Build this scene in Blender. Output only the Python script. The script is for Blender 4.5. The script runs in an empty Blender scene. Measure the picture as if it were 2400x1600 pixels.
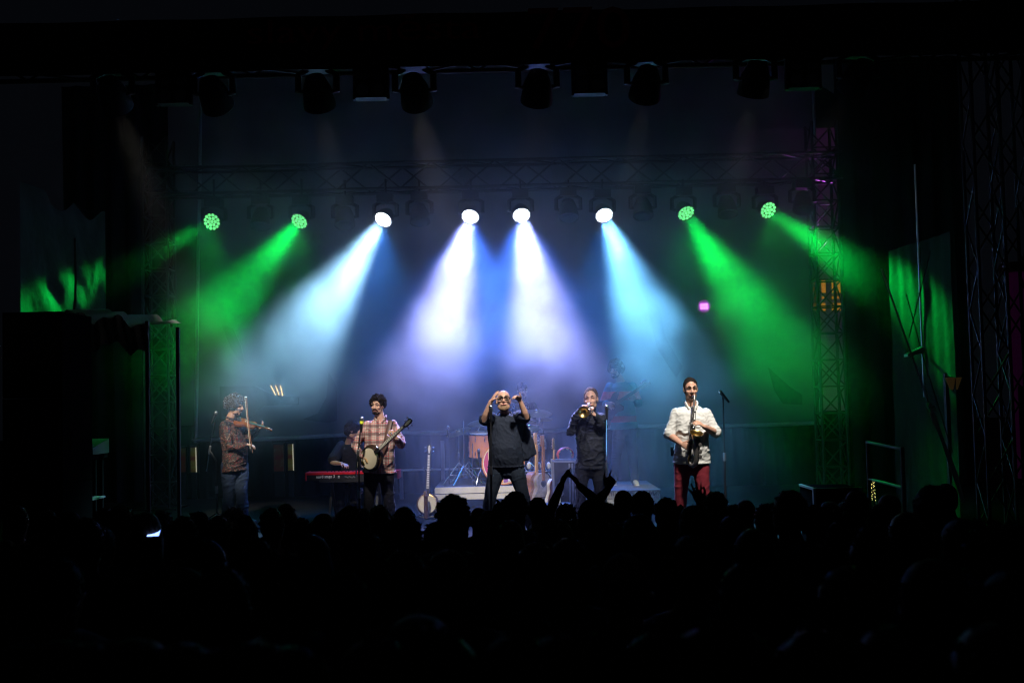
import bpy, bmesh, math, random
from mathutils import Vector, Matrix, noise as mnoise
S = bpy.context.scene
COL = S.collection
rnd = random.Random(11)
V = Vector
PI = math.pi

# ------------------------------------------------------------------ camera
FPX = 2667.0                       # focal length in pixels of the 2400 px wide photograph
EYE = 2.5
PITCH = math.atan(130 / FPX)
ROLL = 0.0235
_F = V((0, math.cos(PITCH), math.sin(PITCH)))
_U0 = V((0, -math.sin(PITCH), math.cos(PITCH)))
_R0 = V((1, 0, 0))
RGT = _R0 * math.cos(ROLL) - _U0 * math.sin(ROLL)
UPV = _R0 * math.sin(ROLL) + _U0 * math.cos(ROLL)
STAGE = EYE - 1.68                 # height of the stage floor


def at(px, py, Y):
    """The point at depth Y that the photograph shows at pixel px, py."""
    d = _F + RGT * ((px - 1200) / FPX) + UPV * ((800 - py) / FPX)
    d = d * (Y / d.y)
    return V((d.x, d.y, d.z + EYE))


cam = bpy.data.cameras.new('camera')
cam_o = bpy.data.objects.new('camera', cam)
COL.objects.link(cam_o)
cam.sensor_width = 36
cam.lens = FPX * 36 / 2400
cam.clip_end = 400
cam.dof.use_dof = True
cam.dof.focus_distance = 14.7
cam.dof.aperture_fstop = 2.8
_m = Matrix((RGT, UPV, -_F)).transposed().to_4x4()
_m.translation = (0, 0, EYE)
cam_o.matrix_world = _m
S.camera = cam_o

# ------------------------------------------------------------------ world: a dark night sky
w = bpy.data.worlds.new('World')
S.world = w
w.use_nodes = True
bg = w.node_tree.nodes['Background']
bg.inputs[0].default_value = (.25, .32, .5, 1)
bg.inputs[1].default_value = .005

S.view_settings.view_transform = 'Standard'
S.view_settings.look = 'None'
S.view_settings.exposure = 0
S.view_settings.gamma = 1
cy = S.cycles
cy.use_denoising = True
cy.volume_bounces = 2
cy.pixel_filter_type = 'BLACKMAN_HARRIS'
cy.filter_width = 1.2
cy.max_bounces = 6
cy.diffuse_bounces = 2
cy.glossy_bounces = 2
cy.transparent_max_bounces = 6
cy.volume_step_rate = 1.0
cy.volume_max_steps = 128
cy.sample_clamp_indirect = 6
cy.use_adaptive_sampling = False
cy.caustics_reflective = False
cy.caustics_refractive = False


def spot_light(name, P, T, col, power, deg, blend, rad, parent=None, ahead=.06):
    l = bpy.data.lights.new(name, 'SPOT')
    l.color = col
    l.energy = power
    l.spot_size = math.radians(deg)
    l.spot_blend = blend
    l.shadow_soft_size = rad
    o = bpy.data.objects.new(name, l)
    COL.objects.link(o)
    d = (T - P).normalized()
    o.rotation_euler = (-d).to_track_quat('Z', 'Y').to_euler()
    o.location = P + d * ahead
    if parent is not None:
        o.parent = parent
        o.location = P + d * ahead - parent.location
    return o


# ------------------------------------------------------------------ helpers: meshes
class MB:
    def __init__(self, M=None):
        self.v = []
        self.f = []
        self.M = M or Matrix()

    def add(self, vs, fs):
        n = len(self.v)
        self.v += [self.M @ V(p) for p in vs]
        self.f += [[i + n for i in f] for f in fs]

    def box(self, lo, hi, M=None):
        x0, y0, z0 = lo
        x1, y1, z1 = hi
        vs = [V(p) for p in ((x0, y0, z0), (x1, y0, z0), (x1, y1, z0), (x0, y1, z0), (x0, y0, z1), (x1, y0, z1), (x1, y1, z1), (x0, y1, z1))]
        if M:
            vs = [M @ p for p in vs]
        self.add(vs, [(3, 2, 1, 0), (4, 5, 6, 7), (0, 1, 5, 4), (1, 2, 6, 5), (2, 3, 7, 6), (3, 0, 4, 7)])
        return self

    def bar(self, p, q, wx, wy, side=None):
        """square bar from p to q"""
        p, q = V(p), V(q)
        d = (q - p).normalized()
        s = side or (V((0, 0, 1)) if abs(d.z) < .9 else V((1, 0, 0)))
        a = d.cross(s).normalized()
        b = a.cross(d).normalized()
        vs = []
        for c in (p, q):
            for sx, sy in ((-1, -1), (1, -1), (1, 1), (-1, 1)):
                vs.append(c + a * wx * sx / 2 + b * wy * sy / 2)
        self.add(vs, [(3, 2, 1, 0), (4, 5, 6, 7), (0, 1, 5, 4), (1, 2, 6, 5), (2, 3, 7, 6), (3, 0, 4, 7)])
        return self

    def tube(self, pts, rad, seg=10, side=None, caps=True, flat=False):
        """closed tube along pts; rad: one or a list of radii or (a, b); a lies along side"""
        pts = [V(p) for p in pts]
        n = len(pts)
        R = rad if isinstance(rad, (list,)) else [rad] * n
        R = [r if isinstance(r, tuple) else (r, r) for r in R]
        T = []
        for i in range(n):
            d = pts[min(i + 1, n - 1)] - pts[max(i - 1, 0)]
            T.append(d.normalized() if d.length > 1e-9 else V((0, 0, 1)))
        a = side.copy() if side is not None else T[0].orthogonal()
        rings = []
        for i in range(n):
            t = T[i]
            a = (a - t * a.dot(t))
            a = a.normalized() if a.length > 1e-6 else t.orthogonal().normalized()
            b = t.cross(a)
            rings.append((pts[i], a.copy(), b, R[i][0], R[i][1], t))
        if caps and not flat:
            def capring(r, sg):
                c, A, B, ra, rb, t = r
                m = min(ra, rb)
                return [(c + t * sg * m * .5, A, B, ra * .86, rb * .86, t), (c + t * sg * m * .86, A, B, ra * .5, rb * .5, t)]
            st = capring(rings[0], -1)
            en = capring(rings[-1], 1)
            tip0 = rings[0][0] - rings[0][5] * min(rings[0][3], rings[0][4])
            tip1 = rings[-1][0] + rings[-1][5] * min(rings[-1][3], rings[-1][4])
            rings = [st[1], st[0]] + rings + en
        else:
            tip0, tip1 = rings[0][0], rings[-1][0]
        vs, fs = [], []
        for c, A, B, ra, rb, t in rings:
            for k in range(seg):
                an = 2 * PI * k / seg
                vs.append(c + A * (ra * math.cos(an)) + B * (rb * math.sin(an)))
        m = len(rings)
        for i in range(m - 1):
            for k in range(seg):
                k2 = (k + 1) % seg
                fs.append((i * seg + k, i * seg + k2, (i + 1) * seg + k2, (i + 1) * seg + k))
        if caps:
            vs += [tip0, tip1]
            for k in range(seg):
                k2 = (k + 1) % seg
                fs.append((m * seg, k2, k))
                fs.append((m * seg + 1, (m - 1) * seg + k, (m - 1) * seg + k2))
        self.add(vs, fs)
        return self

    def rod(self, p, q, r, r1=None, seg=8):
        return self.tube([p, q], [r, r if r1 is None else r1], seg, flat=True)

    def ball(self, c, r, M=None, seg=12, rings=8):
        r = r if isinstance(r, (tuple, list)) else (r, r, r)
        c = V(c)
        vs, fs = [], []
        for i in range(1, rings):
            th = PI * i / rings
            for k in range(seg):
                ph = 2 * PI * k / seg
                p = V((r[0] * math.sin(th) * math.cos(ph), r[1] * math.sin(th) * math.sin(ph), r[2] * math.cos(th)))
                vs.append(c + (M @ p if M else p))
        top, bot = V((0, 0, r[2])), V((0, 0, -r[2]))
        vs += [c + (M @ top if M else top), c + (M @ bot if M else bot)]
        nt, nb = len(vs) - 2, len(vs) - 1
        for i in range(rings - 2):
            for k in range(seg):
                k2 = (k + 1) % seg
                fs.append((i * seg + k, (i + 1) * seg + k, (i + 1) * seg + k2, i * seg + k2))
        for k in range(seg):
            k2 = (k + 1) % seg
            fs.append((nt, k, k2))
            fs.append((nb, (rings - 2) * seg + k2, (rings - 2) * seg + k))
        self.add(vs, fs)
        return self

    def lathe(self, prof, M=None, seg=24):
        """closed solid turned about z; prof: (radius, z) list from axis to axis or an open ring list"""
        vs, fs = [], []
        for r, z in prof:
            for k in range(seg):
                an = 2 * PI * k / seg
                p = V((r * math.cos(an), r * math.sin(an), z))
                vs.append(M @ p if M else p)
        for i in range(len(prof) - 1):
            for k in range(seg):
                k2 = (k + 1) % seg
                fs.append((i * seg + k, i * seg + k2, (i + 1) * seg + k2, (i + 1) * seg + k))
        self.add(vs, fs)
        return self

    def prism(self, pts, z0, z1, M=None):
        n = len(pts)
        vs = [V((x, y, z0)) for x, y in pts] + [V((x, y, z1)) for x, y in pts]
        if M:
            vs = [M @ p for p in vs]
        fs = [tuple(range(n))[::-1], tuple(range(n, 2 * n))]
        for i in range(n):
            j = (i + 1) % n
            fs.append((i, j, n + j, n + i))
        self.add(vs, fs)
        return self

    def mesh(self, name, origin=None, smooth=True):
        me = bpy.data.meshes.new(name)
        o = origin or V((0, 0, 0))
        me.from_pydata([tuple(p - o) for p in self.v], [], self.f)
        if smooth:
            me.polygons.foreach_set('use_smooth', [True] * len(me.polygons))
            try:
                me.set_sharp_from_angle(angle=math.radians(38))
            except Exception:
                pass
        me.update()
        return me

    def build(self, name, mat, parent=None, smooth=True, world=True):
        """link as ONE mesh object; with world=True the vertices are world points and parent is an unrotated Empty"""
        org = parent_origin(parent) if (parent is not None and world) else None
        return link(name, self.mesh(name, org, smooth), mat, parent)


def parent_origin(p):
    o = V((0, 0, 0))
    while p is not None:
        o = o + p.location
        p = p.parent
    return o


def link(name, me, mat, parent=None):
    if mat is not None and not me.materials:
        me.materials.append(mat)
    o = bpy.data.objects.new(name, me)
    COL.objects.link(o)
    if parent is not None:
        o.parent = parent
    return o


def tag(o, label, cat, group=None):
    o['label'] = label
    o['category'] = cat
    if group:
        o['group'] = group
    return o


def thing(name, label, cat, loc=(0, 0, 0), group=None):
    o = bpy.data.objects.new(name, None)
    o.empty_display_size = .1
    COL.objects.link(o)
    o.location = loc
    return tag(o, label, cat, group)


def kind(o, k):
    o['kind'] = k
    return o


def frame(o, x, z):
    """Matrix with origin o, local x along x and local z close to z"""
    x = V(x).normalized()
    z = V(z)
    z = (z - x * z.dot(x)).normalized()
    y = z.cross(x)
    M = Matrix((x, y, z)).transposed().to_4x4()
    M.translation = o
    return M


def zframe(o, z, x=None):
    z = V(z).normalized()
    x = V(x) if x is not None else z.orthogonal()
    x = (x - z * x.dot(z)).normalized()
    y = z.cross(x)
    M = Matrix((x, y, z)).transposed().to_4x4()
    M.translation = o
    return M


def remesh(mb, voxel, iters=2, wrinkle=0, scale=8, stretch=(1, 1, 1), seed=0):
    """one continuous surface from overlapping closed shapes"""
    me = mb.mesh('tmp', None, False)
    o = bpy.data.objects.new('tmp', me)
    COL.objects.link(o)
    r = o.modifiers.new('r', 'REMESH')
    r.mode = 'VOXEL'
    r.voxel_size = voxel
    if iters:
        s = o.modifiers.new('s', 'SMOOTH')
        s.factor = .5
        s.iterations = iters
    dg = bpy.context.evaluated_depsgraph_get()
    dg.update()
    new = bpy.data.meshes.new_from_object(o.evaluated_get(dg))
    bpy.data.objects.remove(o)
    bpy.data.meshes.remove(me)
    if wrinkle:
        off = V((seed * 7.3, seed * 3.1, seed))
        nv = len(new.vertices)
        co = [0.0] * (nv * 3)
        nr = [0.0] * (nv * 3)
        new.vertices.foreach_get('co', co)
        new.vertices.foreach_get('normal', nr)
        for i in range(0, nv * 3, 3):
            x_, y_, z_ = co[i], co[i + 1], co[i + 2]
            p = V(((x_ + z_ * .45) * stretch[0], (y_ - x_ * .2) * stretch[1], (z_ - x_ * .35) * stretch[2]))
            n1 = max(0.0, 1 - abs(mnoise.noise(p * scale + off)) * 4.5)
            n2 = mnoise.noise(p * scale * .5 + off)
            n3 = max(0.0, 1 - abs(mnoise.noise(p * scale * 1.9 - off)) * 4)
            a = wrinkle * (n1 * (.5 + n2) + max(-.12, n2) * .8 + n3 * .35)
            co[i] += nr[i] * a
            co[i + 1] += nr[i + 1] * a
            co[i + 2] += nr[i + 2] * a
        new.vertices.foreach_set('co', co)
    new.polygons.foreach_set('use_smooth', [True] * len(new.polygons))
    new.update()
    return new


def rebuild(name, mb, mat, parent, voxel, iters=2, **k):
    """remeshed object; mb holds world points"""
    org = parent_origin(parent)
    mb.v = [p - org for p in mb.v]
    return link(name, remesh(mb, voxel, iters, **k), mat, parent)


def text_mesh(body, size, depth=.0015, spacing=1.0):
    c = bpy.data.curves.new('tmp', 'FONT')
    c.body = body
    c.size = size
    c.extrude = depth
    c.space_character = spacing
    c.align_x = 'LEFT'
    c.resolution_u = 3
    o = bpy.data.objects.new('tmp', c)
    COL.objects.link(o)
    dg = bpy.context.evaluated_depsgraph_get()
    dg.update()
    me = bpy.data.meshes.new_from_object(o.evaluated_get(dg))
    bpy.data.objects.remove(o)
    return me


# ------------------------------------------------------------------ materials
MATS = {}


def mat(name, col, rough=.6, metal=0, spec=.5, vary=.25, nscale=14, bump=0, bscale=60, emit=None, estr=0):
    if name in MATS:
        return MATS[name]
    m = bpy.data.materials.new(name)
    m.use_nodes = True
    nt = m.node_tree
    b = nt.nodes['Principled BSDF']
    b.inputs['Base Color'].default_value = (*col, 1)
    b.inputs['Roughness'].default_value = rough
    b.inputs['Metallic'].default_value = metal
    b.inputs['Specular IOR Level'].default_value = spec
    if vary:
        tc = nt.nodes.new('ShaderNodeTexCoord')
        nz = nt.nodes.new('ShaderNodeTexNoise')
        nz.inputs['Scale'].default_value = nscale
        nz.inputs['Detail'].default_value = 4
        nt.links.new(tc.outputs['Object'], nz.inputs['Vector'])
        mx = nt.nodes.new('ShaderNodeMix')
        mx.data_type = 'RGBA'
        mx.inputs[6].default_value = (*[c * (1 - vary) for c in col], 1)
        mx.inputs[7].default_value = (*[min(1, c * (1 + vary)) for c in col], 1)
        nt.links.new(nz.outputs[0], mx.inputs[0])
        nt.links.new(mx.outputs[2], b.inputs['Base Color'])
        if bump:
            n2 = nt.nodes.new('ShaderNodeTexNoise')
            n2.inputs['Scale'].default_value = bscale
            n2.inputs['Detail'].default_value = 3
            nt.links.new(tc.outputs['Object'], n2.inputs['Vector'])
            bp = nt.nodes.new('ShaderNodeBump')
            bp.inputs['Strength'].default_value = bump
            bp.inputs['Distance'].default_value = .01
            nt.links.new(n2.outputs[0], bp.inputs['Height'])
            nt.links.new(bp.outputs[0], b.inputs['Normal'])
    if emit:
        b.inputs['Emission Color'].default_value = (*emit, 1)
        b.inputs['Emission Strength'].default_value = estr
        m.cycles.emission_sampling = 'NONE'
    MATS[name] = m
    return m


M_BLACK = mat('black_metal', (.012, .012, .013), .45, 0, .4)
M_HOUSING = mat('lamp_housing', (.018, .018, .02), .5, 0, .4)
M_CHROME = mat('chrome', (.75, .76, .78), .18, 1, vary=.08)
M_ALU = mat('aluminium', (.5, .5, .51), .38, 1, vary=.2, nscale=30)
M_GREY = mat('grey_steel', (.28, .28, .29), .4, .8)
M_CAB = mat('cabinet_black', (.004, .004, .004), .95, 0, .0)
M_RUBBER = mat('rubber', (.015, .015, .015), .8)
M_DRAPE = mat('black_drape', (.012, .012, .013), .95, 0, .1)
M_TARP = mat('tarp', (.011, .013, .011), .75, 0, .12, vary=.45, nscale=4, bump=.7, bscale=11)
M_FLOOR = mat('stage_floor', (.012, .0115, .011), .85, 0, .06, vary=.4, nscale=3)
M_GROUND = mat('ground_paving', (.04, .04, .04), .9, 0, .1)
M_BRASS = mat('brass', (.55, .38, .14), .28, 1, vary=.15)
M_DARKSILVER = mat('dark_nickel', (.2, .19, .18), .4, .55, vary=.3, nscale=40)
M_SKIN = mat('skin', (.48, .27, .19), .5, 0, .35, vary=.12, nscale=20)
M_SKIN2 = mat('skin_tanned', (.4, .22, .14), .5, 0, .35, vary=.12, nscale=20)
M_HAIRD = mat('hair_dark', (.016, .012, .01), .8, 0, .08, vary=.4, nscale=60, bump=.8, bscale=120)
M_HAIRG = mat('hair_greying', (.085, .075, .07), .8, 0, .08, vary=.6, nscale=60, bump=.8, bscale=120)
M_HAIRB = mat('hair_fair', (.06, .034, .018), .9, 0, .05, vary=.4, nscale=60, bump=.6, bscale=120)
M_BEARD = mat('beard_fair', (.2, .125, .075), .7, 0, .2, vary=.4, nscale=60, bump=.6, bscale=150)
M_EYEW = mat('eye_white', (.34, .3, .27), .3)
M_EYED = mat('eye_dark', (.02, .015, .012), .2)
M_LIP = mat('lip', (.36, .13, .11), .45)
M_TEE = mat('cotton_charcoal', (.014, .019, .033), .85, 0, .2, bump=.3)
M_BLK = mat('cotton_black', (.012, .012, .015), .9, 0, .15, bump=.3)
M_NAVY = mat('knit_navy', (.011, .013, .021), .85, 0, .25, bump=.4)
M_JEAN = mat('denim', (.03, .046, .078), .85, 0, .2, vary=.45, nscale=7, bump=.4)
M_JEAND = mat('denim_dark', (.016, .023, .038), .85, 0, .2, vary=.3, nscale=7)
M_RED = mat('trousers_maroon', (.2, .022, .035), .85, 0, .2, vary=.25, nscale=8)
M_SHOE = mat('shoe_black', (.015, .014, .014), .5)
M_SNEAK = mat('sneaker_beige', (.5, .46, .38), .7)
M_ROSE = mat('rosewood', (.06, .03, .018), .4)
M_MAPLE = mat('maple', (.45, .25, .1), .35, vary=.2)
M_SUNB = mat('guitar_brown', (.2, .085, .035), .25, vary=.3, nscale=8)
M_CREAM = mat('drumhead_cream', (.68, .6, .42), .5, vary=.08)
M_IVORY = mat('inlay_ivory', (.7, .66, .56), .4, vary=.05)
M_WHITE = mat('white_print', (.85, .85, .85), .6, vary=.03)
M_REDP = mat('red_lacquer', (.5, .012, .02), .3, vary=.05)
M_ORANGE = mat('shell_orange', (.52, .2, .075), .3, vary=.2, nscale=6)
M_HOOP = mat('hoop_orange', (.55, .2, .06), .35)
M_LEATHER = mat('leather_brown', (.07, .03, .022), .55)
M_CARPET = mat('riser_carpet', (.16, .15, .15), .95, 0, .1, vary=.35, nscale=40, bump=1, bscale=160)
M_PLY = mat('riser_deck', (.035, .034, .036), .8, vary=.4, nscale=6)
M_BAND = mat('riser_edge', (.5, .46, .38), .5, vary=.25, nscale=9)


def plaid_mat():
    m = bpy.data.materials.new('shirt_plaid')
    m.use_nodes = True
    nt = m.node_tree
    b = nt.nodes['Principled BSDF']
    b.inputs['Roughness'].default_value = .85
    b.inputs['Specular IOR Level'].default_value = .2
    tc = nt.nodes.new('ShaderNodeTexCoord')
    sp = nt.nodes.new('ShaderNodeSeparateXYZ')
    nt.links.new(tc.outputs['Object'], sp.inputs[0])

    def band(out, period, lo, hi, shift=0):
        a = nt.nodes.new('ShaderNodeMath')
        a.operation = 'MULTIPLY_ADD'
        a.inputs[1].default_value = 1 / period
        a.inputs[2].default_value = shift
        nt.links.new(out, a.inputs[0])
        f = nt.nodes.new('ShaderNodeMath')
        f.operation = 'FRACT'
        nt.links.new(a.outputs[0], f.inputs[0])
        g = nt.nodes.new('ShaderNodeMath')
        g.operation = 'COMPARE'
        nt.links.new(f.outputs[0], g.inputs[0])
        g.inputs[1].default_value = (lo + hi) / 2
        g.inputs[2].default_value = (hi - lo) / 2
        return g.outputs[0]
    cur = None

    def over(cur, fac, col, k):
        mx = nt.nodes.new('ShaderNodeMix')
        mx.data_type = 'RGBA'
        s = nt.nodes.new('ShaderNodeMath')
        s.operation = 'MULTIPLY'
        s.inputs[1].default_value = k
        nt.links.new(fac, s.inputs[0])
        nt.links.new(s.outputs[0], mx.inputs[0])
        if cur is None:
            mx.inputs[6].default_value = (.5, .42, .36, 1)
        else:
            nt.links.new(cur, mx.inputs[6])
        mx.inputs[7].default_value = (*col, 1)
        return mx.outputs[2]
    for o, sh in ((sp.outputs['X'], 0), (sp.outputs['Z'], .3)):
        cur = over(cur, band(o, .105, .0, .34, sh), (.09, .035, .04), .72)
        cur = over(cur, band(o, .105, .42, .5, sh), (.4, .04, .05), .85)
        cur = over(cur, band(o, .105, .72, .78, sh), (.4, .05, .05), .7)
        cur = over(cur, band(o, .105, .85, .9, sh), (.08, .06, .08), .5)
    nt.links.new(cur, b.inputs['Base Color'])
    return m


def floral_mat():
    m = bpy.data.materials.new('shirt_floral')
    m.use_nodes = True
    nt = m.node_tree
    b = nt.nodes['Principled BSDF']
    b.inputs['Roughness'].default_value = .75
    b.inputs['Specular IOR Level'].default_value = .3
    tc = nt.nodes.new('ShaderNodeTexCoord')
    nz = nt.nodes.new('ShaderNodeTexNoise')
    nz.inputs['Scale'].default_value = 19
    nz.inputs['Distortion'].default_value = 1.6
    nt.links.new(tc.outputs['Object'], nz.inputs['Vector'])
    cr = nt.nodes.new('ShaderNodeValToRGB')
    cr.color_ramp.interpolation = 'CONSTANT'
    e = cr.color_ramp.elements
    e[0].color = (.008, .008, .009, 1)
    e[1].position = .44
    e[1].color = (.13, .11, .08, 1)
    for p, c in ((.465, (.008, .008, .008)), (.53, (.17, .022, .028)), (.56, (.01, .009, .008)), (.6, (.22, .09, .02)), (.625, (.2, .18, .15)), (.645, (.012, .012, .012))):
        q = e.new(p)
        q.color = (*c, 1)
    nt.links.new(nz.outputs[0], cr.inputs[0])
    nt.links.new(cr.outputs[0], b.inputs['Base Color'])
    return m


def stripe_mat():
    """bands of colour by height: teal, red, teal, dark, teal, red, teal"""
    m = bpy.data.materials.new('shirt_striped')
    m.use_nodes = True
    nt = m.node_tree
    b = nt.nodes['Principled BSDF']
    b.inputs['Roughness'].default_value = .85
    tc = nt.nodes.new('ShaderNodeTexCoord')
    sp = nt.nodes.new('ShaderNodeSeparateXYZ')
    nt.links.new(tc.outputs['Object'], sp.inputs[0])
    mr = nt.nodes.new('ShaderNodeMapRange')
    mr.inputs[1].default_value = .8
    mr.inputs[2].default_value = 1.6
    nt.links.new(sp.outputs['Z'], mr.inputs[0])
    cr = nt.nodes.new('ShaderNodeValToRGB')
    cr.color_ramp.interpolation = 'CONSTANT'
    e = cr.color_ramp.elements
    e[0].color = (.02, .16, .17, 1)
    e[1].position = .2
    e[1].color = (.5, .03, .06, 1)
    for p, c in ((.32, (.02, .13, .13)), (.62, (.5, .06, .05)), (.78, (.02, .16, .17))):
        q = e.new(p)
        q.color = (*c, 1)
    nt.links.new(mr.outputs[0], cr.inputs[0])
    nt.links.new(cr.outputs[0], b.inputs['Base Color'])
    return m


M_PLAID = plaid_mat()
M_FLORAL = floral_mat()
M_STRIPE = stripe_mat()
M_SHIRTW = mat('shirt_white', (.6, .6, .57), .85, 0, .2, vary=.06, bump=.2)

# ------------------------------------------------------------------ setting: ground, stage deck, far buildings
g = MB()
g.box((-60, -6, -.2), (60, 90, 0))
kind(g.build('ground', M_GROUND, smooth=False), 'structure')
g = MB()
g.box((-9.2, 10.9, STAGE - .14), (9.2, 20.6, STAGE))
kind(g.build('stage_floor', M_FLOOR, smooth=False), 'structure')

M_FACADE = mat('facade_plaster', (.3, .26, .3), .85, vary=.15, nscale=2)
M_LITORANGE = mat('lit_window_orange', (.6, .25, .05), .5, vary=0, emit=(1, .33, .03), estr=.34)
M_LITPURPLE = mat('wall_purple_glow', (.3, .2, .3), .6, vary=.2, nscale=1, emit=(.5, .02, .5), estr=.02)  # purple floodlighting put into the wall as emission
M_FRAME = mat('window_frame_grey', (.2, .19, .22), .7)


def far_building():
    b0 = at(1938, 930, 44)
    t = thing('town_building', 'distant building with orange lit windows seen through the truss tower beside the screen', 'building', (b0.x, 44, 0))
    zt = at(1938, 300, 44).z
    m = MB()
    m.box((b0.x - 2.5, 44, 0), (b0.x + 2.5, 50, zt))
    m.build('wall', M_LITPURPLE, t, smooth=False)
    m = MB()
    m.prism([(-2.8, 0), (2.8, 0), (0, 1.8)], -3, 3, zframe(V((b0.x, 47, zt)), (0, 1, 0), (-1, 0, 0)))
    m.build('roof', M_BLACK, t, smooth=False)
    for (xa, xb) in ((1904, 1917), (1924, 1937), (1948, 1973)):
        for (ya, yb) in ((655, 688), (692, 702), (708, 730)):
            p, q = at(xa, yb, 43.9), at(xb, ya, 43.9)
            f = MB()
            f.box((p.x, 43.93, p.z), (q.x, 43.99, q.z))
            fo = f.build('window', M_FRAME, t, smooth=False)
            f = MB()
            f.box((p.x + .04, 43.90, p.z + .03), (q.x - .04, 43.93, q.z - .03))
            f.build('pane', M_LITORANGE, fo, smooth=False)


far_building()


def side_building():
    p, q = at(2386, 900, 30), at(2470, 635, 30)
    t = thing('house_wall', 'purple lit house front glimpsed past the outermost truss tower', 'building', (q.x, 30, 0))
    m = MB()
    m.box((p.x, 30, 0), (q.x + 2, 30.3, q.z))
    m.build('wall', mat('wall_magenta_glow', (.3, .1, .3), .6, vary=.3, nscale=1, emit=(.6, .01, .5), estr=.008), t, smooth=False)  # purple light on the house front, painted in as emission
    m = MB()
    m.box((p.x - .02, 29.9, 0), (q.x + 2.02, 29.98, at(2380, 905, 30).z))
    m.build('glow_cover', M_BLACK, t, smooth=False)  # dark sheet added in front to end the wall's glow low down
    m = MB()
    m.box((p.x - .15, 29.8, q.z), (q.x + 2.2, 30.5, q.z + .25))
    m.build('cornice', M_BLACK, t, smooth=False)


side_building()

# ------------------------------------------------------------------ back screen and drapes


def screen_mat():
    m = bpy.data.materials.new('projection_mesh')
    m.use_nodes = True
    nt = m.node_tree
    b = nt.nodes['Principled BSDF']
    b.inputs['Base Color'].default_value = (.16, .16, .165, 1)
    b.inputs['Roughness'].default_value = .9
    b.inputs['Specular IOR Level'].default_value = .1
    tc = nt.nodes.new('ShaderNodeTexCoord')
    nz = nt.nodes.new('ShaderNodeTexNoise')
    nz.inputs['Scale'].default_value = .7
    nz.inputs['Detail'].default_value = 5
    nt.links.new(tc.outputs['Object'], nz.inputs['Vector'])
    cr = nt.nodes.new('ShaderNodeValToRGB')
    cr.color_ramp.elements[0].position = .36
    cr.color_ramp.elements[0].color = (.11, .11, .113, 1)
    cr.color_ramp.elements[1].position = .6
    cr.color_ramp.elements[1].color = (.19, .19, .195, 1)
    nt.links.new(nz.outputs[0], cr.inputs[0])
    nt.links.new(cr.outputs[0], b.inputs['Base Color'])
    tr = nt.nodes.new('ShaderNodeBsdfTransparent')
    mx = nt.nodes.new('ShaderNodeMixShader')
    mx.inputs[0].default_value = .16
    nt.links.new(b.outputs[0], mx.inputs[1])
    nt.links.new(tr.outputs[0], mx.inputs[2])
    nt.links.new(mx.outputs[0], nt.nodes['Material Output'].inputs['Surface'])
    return m


SCRY = 19.7
scr = thing('projection_screen', 'large grey mesh screen hung across the back of the stage behind the band', 'screen', at(1190, 1014, SCRY))
cornersS = [at(455, 1033, SCRY), at(1928, 992, SCRY), at(1908, 130, SCRY), at(468, 165, SCRY)]
nx, nz_ = 40, 24
m = MB()
vs = []
for j in range(nz_ + 1):
    for i in range(nx + 1):
        u, v = i / nx, j / nz_
        p = cornersS[0].lerp(cornersS[1], u).lerp(cornersS[3].lerp(cornersS[2], u), v)
        p.y += .03 * math.sin(u * 9 + v * 2) * (1 - v) + .02 * math.sin(v * 11 + u * 4)
        p.z += -.02 * math.sin(u * PI * 5) * (1 - v)
        vs.append(p)
m.add(vs, [(j * (nx + 1) + i, j * (nx + 1) + i + 1, (j + 1) * (nx + 1) + i + 1, (j + 1) * (nx + 1) + i) for j in range(nz_) for i in range(nx)])
m.build('mesh_sheet', screen_mat(), scr)
M_HEM = mat('screen_hem', (.3, .3, .3), .8)
hem = MB()
hem.tube([vs[i] + V((0, -.02, .02)) for i in range(nx + 1)], .035, 8)
hem.build('hem', M_HEM, scr)
hem = MB()
hem.tube([vs[j * (nx + 1)] + V((.03, -.02, 0)) for j in range(nz_ + 1)], .03, 8)
hem.build('hem', M_HEM, scr)
hem = MB()
hem.tube([vs[j * (nx + 1) + nx] + V((-.03, -.02, 0)) for j in range(nz_ + 1)], .03, 8)
hem.build('hem', M_HEM, scr)
# dark printed figures and letters on the screen cloth
M_PRINT = mat('screen_print', (.06, .06, .062), .9, spec=.1)
for pts in ([(520, 760), (548, 770), (566, 812), (575, 850), (560, 842), (540, 815)],
            [(515, 905), (600, 905), (640, 925), (700, 930), (700, 948), (620, 950), (575, 990), (540, 1000), (515, 985)],
            [(770, 870), (790, 905), (790, 985), (770, 990), (735, 986), (710, 982), (745, 968), (765, 930)],
            [(1510, 690), (1545, 720), (1560, 790), (1600, 860), (1585, 885), (1540, 815)],
            [(1800, 860), (1850, 905), (1880, 925), (1880, 948), (1835, 946), (1815, 915)]):
    c = [at(x, y, SCRY - .05) for x, y in pts]
    m = MB()
    k = len(c)
    m.add([p + V((0, -.006, 0)) for p in c] + [p + V((0, .006, 0)) for p in c],
          [tuple(range(k)), tuple(range(k, 2 * k))[::-1]] + [((i + 1) % k, i, k + i, k + (i + 1) % k) for i in range(k)])
    m.build('printed_figure', M_PRINT, scr, smooth=False)


def place_text(body, P, Q, height, material, name, parent, depth=.002):
    """lettering from world point P towards Q, facing the camera side"""
    me = text_mesh(body, 1, depth)
    xs = [v.co.x for v in me.vertices]
    ys = [v.co.y for v in me.vertices]
    wd = max(xs) - min(xs)
    hh = max(ys) - min(ys)
    L = (Q - P).length
    M = frame(P, Q - P, V((0, -1, 0)))
    org = parent_origin(parent)
    for v in me.vertices:
        q = V(((v.co.x - min(xs)) / wd * L, (v.co.y - min(ys)) / hh * height, v.co.z * .02))
        v.co = M @ q - org
    return link(name, me, material, parent)


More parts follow.
